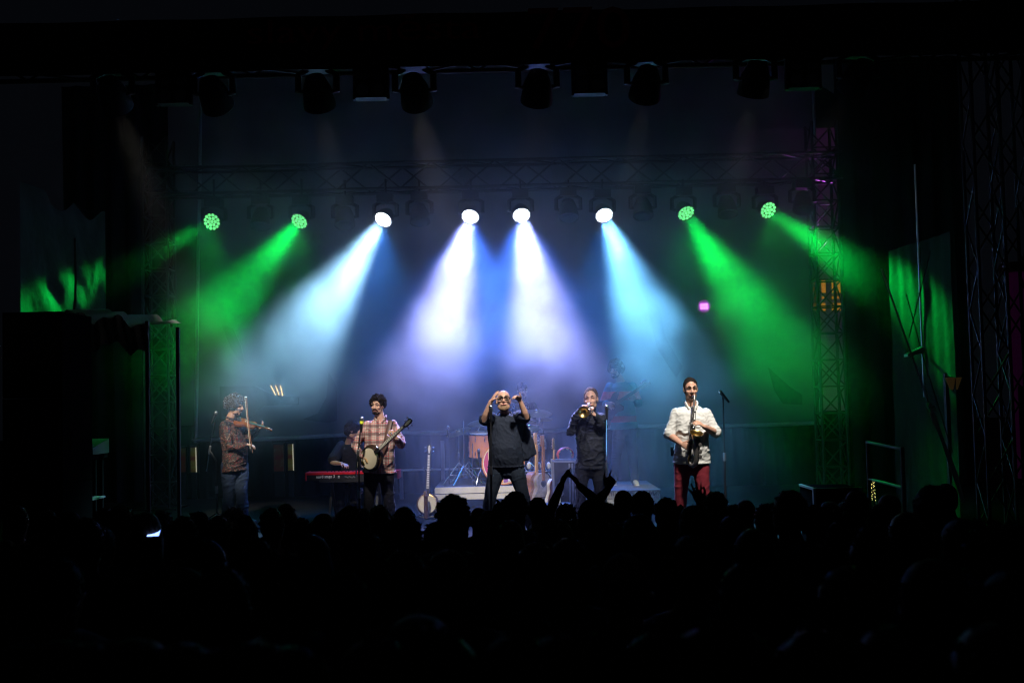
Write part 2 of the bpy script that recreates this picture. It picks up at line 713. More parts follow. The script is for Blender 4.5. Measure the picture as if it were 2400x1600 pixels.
for ch, xa, xb, yy in (('E', 730, 742, 563), ('A', 746, 761, 562), ('L', 735, 743, 590), ('L', 748, 757, 589)):
    place_text(ch, at(xa, yy, SCRY - .06), at(xb, yy, SCRY - .06), .1, M_PRINT, 'letter', scr)


def drape(name, label, x0, x1, y, z0, z1, fold, amp, mt, dy=0.0, cat='curtain'):
    m = MB()
    n = max(8, int((x1 - x0) / fold * 8))
    rows = 6
    vs = []
    for j in range(rows + 1):
        v = j / rows
        for i in range(n + 1):
            u = i / n
            x = x0 + (x1 - x0) * u
            a = amp * (1 - .3 * v)
            vs.append(V((x + .02 * math.sin(v * 4 + i), y + dy * u + a * math.sin(2 * PI * (x - x0) / fold + .6 * math.sin(v * 3)), z0 + (z1 - z0) * v)))
    m.add(vs, [(j * (n + 1) + i, j * (n + 1) + i + 1, (j + 1) * (n + 1) + i + 1, (j + 1) * (n + 1) + i) for j in range(rows) for i in range(n)])
    o = m.build(name, mt)
    return tag(o, label, cat)


p = at(1992, 1150, 19.4)
q = at(2250, 200, 19.4)
drape('side_drape', 'black wing curtain between the truss tower and the green lit tarpaulin', p.x, q.x, 19.4, STAGE, 8.2, .34, .05, M_DRAPE)
p = at(150, 1150, 20.0)
q = at(395, 200, 20.0)
drape('side_drape', 'black wing curtain behind the violinist beside the screen', p.x, q.x, 20.0, STAGE, 8.2, .34, .05, M_DRAPE)

# narrow lit display windows below the screen
M_TUBE = mat('light_tube', (.8, .8, .7), .5, vary=0, emit=(.75, .72, .5), estr=.42)


def poster_mat(nm, a, b_, c, k):
    m = bpy.data.materials.new(nm)
    m.use_nodes = True
    nt = m.node_tree
    b = nt.nodes['Principled BSDF']
    tc = nt.nodes.new('ShaderNodeTexCoord')
    nz = nt.nodes.new('ShaderNodeTexNoise')
    nz.inputs['Scale'].default_value = 6
    nt.links.new(tc.outputs['Object'], nz.inputs['Vector'])
    cr = nt.nodes.new('ShaderNodeValToRGB')
    e = cr.color_ramp.elements
    e[0].color = (*a, 1)
    e[0].position = .35
    e[1].color = (*c, 1)
    e[1].position = .68
    q = e.new(.52)
    q.color = (*b_, 1)
    nt.links.new(nz.outputs[0], cr.inputs[0])
    nt.links.new(cr.outputs[0], b.inputs['Base Color'])
    nt.links.new(cr.outputs[0], b.inputs['Emission Color'])
    b.inputs['Emission Strength'].default_value = k
    m.cycles.emission_sampling = 'NONE'
    return m


M_POST1 = poster_mat('backlit_poster_red', (.25, .03, .03), (.2, .08, .03), (.25, .2, .12), .016)
M_POST2 = poster_mat('backlit_poster_green', (.22, .05, .02), (.3, .3, .05), (.3, .3, .25), .03)


def display(x0, x1, y0, y1, mt, tube, label):
    Y = 20.35
    p, q = at(x0, y1, Y), at(x1, y0, Y)
    t = thing('display_case', label, 'display case', ((p.x + q.x) / 2, Y, p.z), 'lit display cases under the screen')
    m = MB()
    m.box((p.x - .03, Y + .03, p.z - .03), (q.x + .03, Y + .12, q.z + .03))
    m.build('cabinet', M_BLACK, t, smooth=False)
    m = MB()
    m.box((p.x, Y, p.z), (q.x, Y + .028, q.z))
    m.build('poster', mt, t, smooth=False)
    if tube:
        m = MB()
        m.rod((q.x + .012, Y - .02, p.z), (q.x + .004, Y - .02, q.z), .009)
        m.build('light_tube', M_TUBE, t)
    leg = MB()
    leg.box((p.x, Y + .04, STAGE), (q.x, Y + .1, p.z - .03))
    leg.build('stand', M_BLACK, t, smooth=False)


display(642, 664, 1042, 1104, M_POST1, False, 'reddish display case without a tube between violinist and keyboard')
display(675, 686, 1040, 1102, M_POST2, True, 'greenish display case with pale light tube next to the keyboard')
display(447, 459, 1048, 1106, M_POST2, True, 'dim display case with pale light tube behind the violin microphone stand')
display(424, 434, 1050, 1106, M_POST1, False, 'faint reddish display case at the screen corner, outermost of the cases')

# lamps glimpsed behind the screen, and one assumed behind the truss tower
M_WARM = mat('warm_strip', (.8, .6, .3), .5, vary=0, emit=(1, .62, .2), estr=16)
M_WARM2 = mat('warm_shade', (.06, .045, .03), .5, vary=0, emit=(1, .5, .15), estr=.012)


M_WARM3 = mat('dim_shade', (.012, .01, .008), .6, spec=.1, vary=0, emit=(1, .6, .2), estr=.012)


def lantern(px, py, Y, sc, label, k):
    c = at(px, py, Y)
    t = thing('street_lantern', label, 'lantern', (c.x, Y, 0), 'old town street lanterns')
    m = MB()
    m.rod((c.x, Y + .2, 0), (c.x, Y + .2, c.z + .4 * sc), .05)
    m.build('pole', M_BLACK, t)
    m = MB()
    m.lathe([(.0, .24), (.3, .24), (.13, -.2), (0, -.2)], Matrix.Translation(c) @ Matrix.Scale(sc, 4), 10)
    m.build('shade', M_WARM2 if k else M_WARM3, t)
    m = MB()
    m.rod((c.x, Y + .2, c.z + .3 * sc), (c.x, Y, c.z + .28 * sc), .03)
    m.build('arm', M_BLACK, t)
    if k:
        for dx0, z0, dx1, z1 in ((-.2, .2, -.06, -.12), (-.1, .2, .0, -.13), (.0, .2, .05, -.14)):
            m = MB()
            m.rod(c + V((dx0 * sc, -.3, z0 * sc)), c + V((dx1 * sc, -.2, z1 * sc)), .008 * sc)
            m.build('glowing_rod', M_WARM, t)
        m = MB()
        m.ball(c + V((.03, -.3, -.16 * sc)), (.05 * sc, .03, .03 * sc))
        m.build('bulb', M_WARM, t)


lantern(664, 925, 24, 1.0, 'golden street lantern glimpsed through the screen above the violinist', True)


def flood(px, py, Y):
    c = at(px, py, Y)
    t = thing('flood_lamp', 'small magenta flood lamp shining through the screen above the saxophonist', 'lamp', (c.x, Y, 0))
    m = MB()
    m.rod((c.x, Y + .12, 0), (c.x, Y + .12, c.z), .05)
    m.build('pole', M_BLACK, t)
    m = MB()
    m.box((c.x - .11, Y, c.z - .09), (c.x + .11, Y + .12, c.z + .09))
    m.build('housing', M_HOUSING, t, smooth=False)
    m = MB()
    m.lathe([(0, 0), (.125, 0), (.125, .012), (0, .012)], zframe(V((c.x, Y, c.z)), (0, -1, 0), (1, 0, 0)), 20)
    m.build('reflector', mat('magenta_halo', (.5, .1, .5), .4, vary=0, emit=(.55, .05, .8), estr=2.6), t)  # disc added behind the cells, its emission stands for the lamp's halo
    M_MAG = mat('magenta_led', (.8, .2, .8), .5, vary=0, emit=(.9, .2, 1), estr=26)
    for i in range(3):
        for j in range(2):
            m = MB()
            m.box((c.x - .072 + i * .05, Y - .03, c.z - .056 + j * .058), (c.x - .072 + i * .05 + .042, Y - .014, c.z - .056 + j * .058 + .05))
            m.build('led_cell', M_MAG, t, smooth=False)


flood(1650, 718, 22)


def assumed_tower_flood():  # unseen lamp, assumed and added to put purple light on the tower
    c = at(1992, 640, 20.9)
    t = thing('flood_lamp', 'assumed magenta flood lamp, unseen behind the truss tower, lighting its upper half', 'lamp', (c.x, 20.9, 0))
    m = MB()
    m.rod((c.x, 21.0, 0), (c.x, 21.0, c.z), .05)
    m.build('pole', M_BLACK, t)
    m = MB()
    m.box((c.x - .11, 20.85, c.z - .09), (c.x + .11, 21.0, c.z + .09))
    m.build('housing', M_HOUSING, t, smooth=False)
    spot_light('beam', V((c.x, 20.8, c.z + .12)), at(1945, 470, 18.6), (.75, .1, 1.0), 260, 46, 1, .06, t)


assumed_tower_flood()

# ------------------------------------------------------------------ trusses
BRACES = {}


def brace_obj(p, q, r, parent, mt):
    L = round((q - p).length, 3)
    key = (L, r, mt.name)
    if key not in BRACES:
        m = MB()
        m.rod((0, 0, 0), (0, 0, L), r, seg=6)
        me = m.mesh('brace')
        me.materials.append(mt)
        BRACES[key] = me
    o = bpy.data.objects.new('brace', BRACES[key])
    COL.objects.link(o)
    o.parent = parent
    o.location = p - parent_origin(parent)
    o.rotation_mode = 'QUATERNION'
    o.rotation_quaternion = (q - p).to_track_quat('Z', 'Y')
    return o


def box_truss(t, p, q, size, step, mt, r=.025, a=None, cross=False):
    p, q = V(p), V(q)
    d = (q - p).normalized()
    a = V(a) if a else (V((0, 0, 1)) if abs(d.z) < .5 else V((1, 0, 0)))
    a = (a - d * a.dot(d)).normalized()
    b = d.cross(a)
    h = size / 2
    cs = [a * h + b * h, a * h - b * h, -a * h - b * h, -a * h + b * h]
    for c in cs:
        m = MB()
        m.rod(p + c, q + c, r)
        m.build('chord', mt, t)
    n = max(1, round((q - p).length / step))
    st = (q - p).length / n
    for f in range(4):
        c0, c1 = cs[f], cs[(f + 1) % 4]
        for i in range(n):
            u, v = p + d * (st * i), p + d * (st * (i + 1))
            if cross and f in (1, 3) and i % 2 == 0:
                brace_obj(u + c0, v + c1, r * .5, t, mt)
                brace_obj(u + c1, v + c0, r * .5, t, mt)
            elif i % 2 == 0:
                brace_obj(u + c0, v + c1, r * .55, t, mt)
            else:
                brace_obj(u + c1, v + c0, r * .55, t, mt)
            if cross:
                brace_obj(u + c0, u + c1, r * .5, t, mt)


M_TRUSS = mat('truss_dark', (.03, .03, .032), .4, .3, vary=.2, nscale=20)
BTY = 18.35
pl, pr = at(355, 428, BTY), at(1965, 395, BTY)
zt = (pl.z + pr.z) / 2
t = thing('back_truss', 'horizontal lighting truss above the drum riser carrying the lit wash lamps', 'truss', (0, BTY, zt))
box_truss(t, (pl.x, BTY, zt), (pr.x, BTY, zt), .42, .5, M_TRUSS, .026)

for (xa, xb, Y, lab, mt) in ((1915, 1975, 18.6, 'tall lattice truss tower standing beside the screen in the green beam', M_TRUSS),
                             (352, 398, 18.6, 'faint lattice truss tower standing beside the screen behind the violinist', M_TRUSS)):
    c = at((xa + xb) / 2, 900, Y)
    t = thing('truss_tower', lab, 'truss tower', (c.x, Y, STAGE), 'truss towers')
    box_truss(t, (c.x, Y, STAGE), (c.x, Y, at(1950, 290, Y).z), .4, .42, mt, .026, cross=True)
    m = MB()
    m.box((c.x - .35, Y - .35, STAGE + .004), (c.x + .35, Y + .35, STAGE + .03))
    m.build('base_plate', M_BLACK, t, smooth=False)
for (px, Y, lab) in ((2325, 12.6, 'big dark truss tower behind the crowd with green glints on its rungs'),
                     (2386, 13.4, 'outermost dark truss tower with a purple lit house behind it')):
    c = at(px, 900, Y)
    t = thing('truss_tower', lab, 'truss tower', (c.x, Y, 0), 'truss towers')
    box_truss(t, (c.x, Y, .03), (c.x, Y, 7.6), .3, .46, M_TRUSS, .022, cross=False)
    m = MB()
    m.box((c.x - .4, Y - .4, 0), (c.x + .4, Y + .4, .03))
    m.build('base_plate', M_BLACK, t, smooth=False)

# front truss and header banner
FTY = 11.6
t = thing('front_truss', 'black truss over the front of the stage carrying the dark moving heads', 'truss', (0, FTY, at(1200, 118, FTY).z))
zt = at(1200, 112, FTY).z
box_truss(t, (-5.6, FTY, zt), (5.6, FTY, zt), .36, .6, M_BLACK, .026)
BY = 11.2
M_BANNER = mat('banner_cloth', (.02, .02, .021), .9, vary=.2, nscale=2)
M_DKRED = mat('banner_print_red', (.6, .04, .04), .9, vary=.1)
ban = thing('header_banner', 'wide black banner with dark red lettering across the top of the stage', 'banner', (0, BY, at(1200, 90, BY).z))
z0, z1 = at(1200, 152, BY).z, at(1200, 28, BY).z
m = MB()
n = 60
vs = []
for j in (0, 1):
    for i in range(n + 1):
        x = -6.2 + 12.4 * i / n
        vs.append(V((x, BY + .015 * math.sin(i * .9), z0 if j == 0 else z1)))
m.add(vs, [(i, i + 1, n + 2 + i, n + 1 + i) for i in range(n)])
m.build('cloth', M_BANNER, ban)
for body, xa, ya, xb, yb, h in (('slavy m\u011bsta', 580, 122, 1128, 108, .34), ('7', 1240, 118, 1312, 116, .42),
                               ('7', 1322, 116, 1392, 114, .42), ('0', 1400, 114, 1478, 112, .42)):
    place_text(body, at(xa, ya, BY - .05), at(xb, yb, BY - .05), h, M_DKRED, 'lettering', ban)

# ------------------------------------------------------------------ moving wash lamps on the back truss


def cellmat(nm, base, e, s):
    return mat('lens_' + nm, base, .3, vary=0, emit=e, estr=s)


CELL = {'green': cellmat('green', (.3, .8, .4), (.2, 1, .3), 1.5), 'white': cellmat('white', (.8, .8, .8), (.85, .9, 1), 9)}
CELLMESH = {}


def cell_mesh(k):
    if k not in CELLMESH:
        m = MB()
        m.lathe([(0, -.004), (.0245, -.004), (.0245, .003), (.015, .009), (0, .010)], None, 12)
        me = m.mesh('lens_cell')
        me.materials.append(CELL[k])
        CELLMESH[k] = me
    return CELLMESH[k]


def lamp_body(t, P, d, hook_z, r=.125, depth=.2):
    """yoke lamp: head along d with its face at P, arms and base box hung from hook_z"""
    M = zframe(P, d, V((1, 0, 0)))
    m = MB()
    m.lathe([(0, -depth), (r * .62, -depth), (r * .95, -depth * .6), (r * 1.1, -.02), (r * 1.1, .006), (r * 1.0, .006), (r, -.012), (0, -.012)], M, 24)
    m.build('head', M_HOUSING, t)
    c = P - d * depth * .5
    top = c.z + .22
    for s in (-1, 1):
        m = MB()
        x = c.x + s * (r + .045)
        m.tube([(c.x + s * (r - .01), c.y, c.z), (x, c.y, c.z), (x, c.y, top - .05), (c.x + s * r * .7, c.y, top)], [.03, .035, .035, .03], 8)
        m.build('yoke_arm', M_HOUSING, t)
    m = MB()
    m.box((c.x - .13, c.y - .12, top - .01), (c.x + .13, c.y + .12, top + .12))
    m.build('base', M_HOUSING, t, smooth=False)
    if hook_z > top + .12:
        m = MB()
        m.rod((c.x, c.y, top + .12), (c.x, c.y, hook_z + .03), .02)
        m.build('clamp', M_BLACK, t)


GREEN = (0.0, 1.0, .09)
LAV = (.40, .42, 1.0)
WASH = [
    (496, 520, (205, 685), 14.3, GREEN, 3600, 10, 'green', 'dim-beamed green lit wash lamp on the screen edge above the violinist'),
    (701, 519, (470, 800), 15.7, GREEN, 3300, 28, 'green', 'green lit wash lamp throwing a broad beam down behind the violinist'),
    (898, 515, (662, 860), 15.6, (.33, .66, 1.0), 13000, 28, 'white', 'white wash lamp with pale blue beam next to the green lamp over the keyboard'),
    (1102, 508, (1012, 860), 15.6, LAV, 17500, 28, 'white', 'white wash lamp with lavender beam falling beside the drum kit'),
    (1222, 505, (1290, 860), 15.6, LAV, 18500, 28, 'white', 'white wash lamp with lavender beam falling above singer and trumpeter'),
    (1416, 505, (1553, 860), 15.6, (.17, .56, 1.0), 13000, 28, 'white', 'white wash lamp with cyan beam falling between trumpeter and saxophonist'),
    (1608, 500, (1830, 850), 15.7, GREEN, 3700, 28, 'green', 'green lit wash lamp with bright beam beside the saxophonist'),
    (1801, 493, (2150, 730), 14.8, GREEN, 4300, 17, 'green', 'green lit wash lamp next to the truss tower aimed at the tarpaulin'),
]
CELLPOS = [(0, 0)] + [(.057 * math.cos(i * PI / 3), .057 * math.sin(i * PI / 3)) for i in range(6)] + [(.111 * math.cos((i + .5) * PI / 6), .111 * math.sin((i + .5) * PI / 6)) for i in range(12)]
for (x, y, tp, td, col, pw, deg, ck, lab) in WASH:
    P = at(x, y, 18.0)
    T = at(tp[0], tp[1], td)
    d = (T - P).normalized()
    t = thing('wash_light', lab, 'stage light', P, 'lit wash lamps on the back truss')
    lamp_body(t, P, d, at(x, 432, BTY).z, .138, .21)
    M = zframe(V((0, 0, 0)), d, V((1, 0, 0)))
    for cx, cyy in CELLPOS:
        o = link('lens_cell', cell_mesh(ck), None, t)
        o.matrix_local = M @ Matrix.Translation((cx, cyy, -.003))
    spot_light('beam', P, T, col, pw, deg, 1, .1, t, ahead=.04)
    # added wide coloured spill aimed at the floor to tint the smoke
    sp = V((P.x + d.x * 1.5, 15.9, STAGE))
    if col == LAV:
        spot_light('fill_light', P, sp, (.05, .19, 1.0), 2300, 74, 1, .09, t, ahead=.06)
    elif ck == 'white':
        spot_light('fill_light', P, sp, (.03, .25, 1.0), 420, 70, 1, .09, t, ahead=.06)
    else:
        spot_light('fill_light', P, sp, GREEN, 90, 80, 1, .09, t, ahead=.06)

# dark moving heads between them
for x, y, lab in ((610, 490, 'unlit moving head hanging between the two green lamps over the violinist'),
                  (808, 488, 'unlit moving head hanging between green and white lamps over the keyboard'),
                  (985, 480, 'unlit moving head hanging between the pale blue and lavender beams'),
                  (1333, 470, 'unlit moving head hanging between the lavender and cyan beams'),
                  (1508, 466, 'unlit moving head hanging between the cyan and green beams'),
                  (1706, 462, 'unlit moving head hanging between the two green lamps near the tower'),
                  (1882, 452, 'unlit moving head at the truss end next to the tower')):
    P = at(x, y + 40, 18.1)
    t = thing('moving_head', lab, 'stage light', P, 'unlit moving heads on the back truss')
    lamp_body(t, P, V((rnd.uniform(-.1, .1), -.35, -.9)).normalized(), at(x, 432, BTY).z, .15, .3)
    m = MB()
    m.lathe([(0, 0), (.12, 0), (.12, .01), (0, .02)], zframe(P + V((0, -.0, -.012)), V((0, -.35, -.9)), V((1, 0, 0))), 20)
    m.build('lens', mat('dark_lens', (.05, .06, .07), .08), t)

# front moving heads: these light the band
WARM = (1.0, .93, .84)
FRONT = [
    (275, 250, (548, 1010), 16.0, (1, .93, .85), 2200, 16, 'dark moving head with faint beam, the outermost above the violinist side'),
    (512, 250, (815, 1060), 16.2, WARM, 800, 13, 'dark moving head with faint beam aimed at the keyboard'),
    (750, 248, (890, 1020), 14.8, WARM, 1250, 18, 'dark moving head aimed at the banjo player, beside the first blinder'),
    (978, 242, (1170, 1090), 16.9, WARM, 3200, 22, 'dark moving head past the first blinder aimed at the standing banjo'),
    (1257, 238, (1190, 1000), 14.4, WARM, 1500, 19, 'dark moving head with blue edge glint hanging above the singer'),
    (1510, 228, (1390, 1020), 15.0, WARM, 1500, 14, 'dark moving head aimed at the trumpeter, past the middle blinder'),
    (1764, 220, (1625, 1010), 13.7, WARM, 1350, 19, 'dark moving head with whitish beam aimed at the saxophonist'),
    (1995, 210, (1480, 1128), 16.9, WARM, 1500, 9, 'dark moving head at the end of the front truss over the tower'),
]
for (x, y, tp, td, col, pw, deg, lab) in FRONT:
    P = at(x, y, FTY - .1)
    T = at(tp[0], tp[1], td)
    d = (T - P).normalized()
    t = thing('moving_head', lab, 'stage light', P, 'dark moving heads on the front truss')
    lamp_body(t, P, d, zt, .15, .32)
    m = MB()
    m.lathe([(0, -.006), (.125, -.006), (.125, .002), (0, .012)], zframe(P, d, V((1, 0, 0))), 20)
    m.build('lens', mat('lit_front_lens', (.5, .5, .5), .2, vary=0, emit=(1, .9, .8), estr=2), t)
    spot_light('beam', P, T, col, pw, deg, .9, .12, t, ahead=.04)

for x, y, lab in ((404, 205, 'four-cell blinder lamp hanging above the violinist side'), (868, 192, 'four-cell blinder lamp hanging above the banjo player'),
                  (1382, 182, 'four-cell blinder lamp hanging above the trumpeter'), (1885, 168, 'four-cell blinder lamp hanging near the truss tower')):
    P = at(x, y, FTY - .25)
    t = thing('blinder_light', lab, 'stage light', P, 'four-cell blinders on the front truss')
    m = MB()
    m.box((P.x - .155, P.y, P.z - .16), (P.x + .155, P.y + .14, P.z + .16))
    m.build('housing', M_HOUSING, t, smooth=False)
    for i in (-1, 1):
        m = MB()
        m.box((P.x + i * .17 - .012, P.y + .03, P.z - .17), (P.x + i * .17 + .012, P.y + .09, P.z + .25))
        m.build('bracket', M_BLACK, t, smooth=False)
        for j in (-1, 1):
            m = MB()
            m.lathe([(0, 0), (.062, 0), (.068, .015), (.06, .02), (.055, .008), (0, .006)], zframe(P + V((i * .075, 0, j * .078)), (0, -1, 0), (1, 0, 0)), 18)
            m.build('reflector', M_DARKSILVER, t)

# ------------------------------------------------------------------ people


def rot_frame(c, yaw, pitch=0, roll=0):
    """local x: to the picture's right when facing the camera, y: out of the face, z: up. yaw 0 faces the camera, + turns to the picture's right"""
    f = V((math.sin(yaw), -math.cos(yaw), 0))
    u = V((0, 0, 1))
    s = u.cross(f) * -1                     # person facing camera: s points to picture right
    f2 = f * math.cos(pitch) + u * math.sin(pitch)
    u2 = u * math.cos(pitch) - f * math.sin(pitch)
    s2 = s * math.cos(roll) + u2 * math.sin(roll)
    u3 = u2 * math.cos(roll) - s * math.sin(roll)
    M = Matrix((s2, f2, u3)).transposed().to_4x4()
    M.translation = c
    return M


def head_shapes(mb, H, k=1.0, nose=1.0, mouth=True):
    mb.M = H @ Matrix.Scale(k, 4)
    mb.ball((0, -.012, .032), (.076, .097, .094), seg=20, rings=14)
    mb.ball((0, .03, -.03), (.062, .064, .086), seg=18, rings=12)
    mb.ball((0, .052, -.088), (.036, .036, .03))
    for s in (-1, 1):
        mb.ball((s * .046, .02, -.068), (.02, .045, .032))
        mb.ball((s * .042, .066, -.022), (.023, .022, .02))
        mb.ball((s * .078, -.008, -.004), (.010, .020, .034))
    mb.tube([(-.046, .076, .03), (0, .092, .03), (.046, .076, .03)], .0125, 8)
    mb.tube([(0, .088, .024), (0, .104, -.004), (0, .113 * nose, -.024)], [.010, .0115, .0155], 8)
    mb.ball((-.014, .096, -.028), .010)
    mb.ball((.014, .096, -.028), .010)
    if mouth:
        mb.tube([(-.022, .084, -.058), (0, .094, -.057), (.022, .084, -.058)], .0085, 8)
    mb.M = Matrix()


def face_parts(t, H, k, brow, lip=True, eyes=True):
    for s in (-1, 1):
        m = MB(H @ Matrix.Scale(k, 4))
        m.tube([(s * .016, .101, .036), (s * .034, .094, .043), (s * .05, .078, .036)], [.005, .006, .003], 6)
        m.build('eyebrow', brow, t)
        if eyes:
            m = MB(H @ Matrix.Scale(k, 4))
            m.ball((s * .031, .081, .013), (.0135, .0085, .0055))
            e = m.build('eye', M_EYEW, t)
            m = MB(H @ Matrix.Scale(k, 4))
            m.ball((s * .031, .0885, .013), (.0062, .003, .0062))
            m.build('iris', M_EYED, e)
    if lip:
        m = MB(H @ Matrix.Scale(k, 4))
        m.tube([(-.021, .091, -.060), (0, .103, -.059), (.021, .091, -.060)], [(.003, .006), (.004, .008), (.003, .006)], 8)
        m.build('lips', M_LIP, t)


def hand_shapes(mb, wrist, d, nrm, thumb, curl=.4, k=1.0, spread=.1, curls=None, tcurl=.35):
    """wrist point, d: along the hand, nrm: the side the fingers curl to, thumb: +1/-1 side along d x nrm"""
    d = V(d).normalized()
    n = V(nrm)
    n = (n - d * n.dot(d)).normalized()
    s = d.cross(n) * thumb
    L = .19 * k
    palm = wrist + d * L * .25
    mb.tube([wrist - d * .01, wrist + d * L * .1, wrist + d * L * .28, wrist + d * L * .47], [(.024 * k, .017 * k), (.03 * k, .016 * k), (.04 * k, .015 * k), (.041 * k, .0125 * k)], 12, side=s)
    lens = (.40, .46, .43, .34)
    for i in range(4):
        off = (1.5 - i) * .0205 * k
        base = wrist + d * L * (.47 - .02 * abs(i - 1.2)) + s * off
        dd = (d + s * spread * (1.5 - i) * .5).normalized()
        c = curls[i] if curls else curl
        pts = [base - dd * .012]
        nn = n
        a = 0
        p = base
        for j, fr in enumerate((.45, .31, .24)):
            a += c * (.7 if j == 0 else 1.0)
            dirn = dd * math.cos(a) + nn * math.sin(a)
            pts.append(p)
            p = p + dirn * (L * lens[i] * fr)
        pts.append(p)
        mb.tube(pts, [.0098 * k, .0098 * k, .009 * k, .0082 * k, .0072 * k], 8)
    tb = wrist + d * L * .16 + s * .028 * k
    t1 = tb + (d * .75 + s * .65).normalized() * .042 * k
    t2 = t1 + (d * .9 + s * .3 + n * tcurl).normalized() * .032 * k
    t3 = t2 + (d * .9 + s * .05 + n * tcurl * 1.6).normalized() * .026 * k
    mb.tube([wrist + d * L * .08 + s * .012 * k, tb, t1, t2, t3], [.014 * k, .015 * k, .0115 * k, .0105 * k, .0085 * k], 8)


def torso_rings(S_, Hp, side, fwd, belly=0.0, wide=1.0, hem=0.0, top=.055):
    """ring points and radii from the neck base S_ down to the hips Hp"""
    ax = (Hp - S_)
    pr = [(-.03, .07, .065, 0), (.02, .135, .085, 0), (.09, .185, .108, .0), (.25, .19, .122, .01), (.45, .178, .118 + belly * .5, .015), (.65, .17, .115 + belly, .02 + belly * .3),
          (.85, .176, .118 + belly * .8, .015), (1.0, .184, .122 + belly * .3, 0)]
    pts = [S_ + ax * u + fwd * f for u, a, b, f in pr]
    rad = [(a * wide, b * wide) for u, a, b, f in pr]
    if hem:
        pts += [Hp + ax.normalized() * hem * .6, Hp + ax.normalized() * hem]
        rad += [(.192 * wide, .134 * wide), (.198 * wide, .142 * wide)]
    return pts, rad


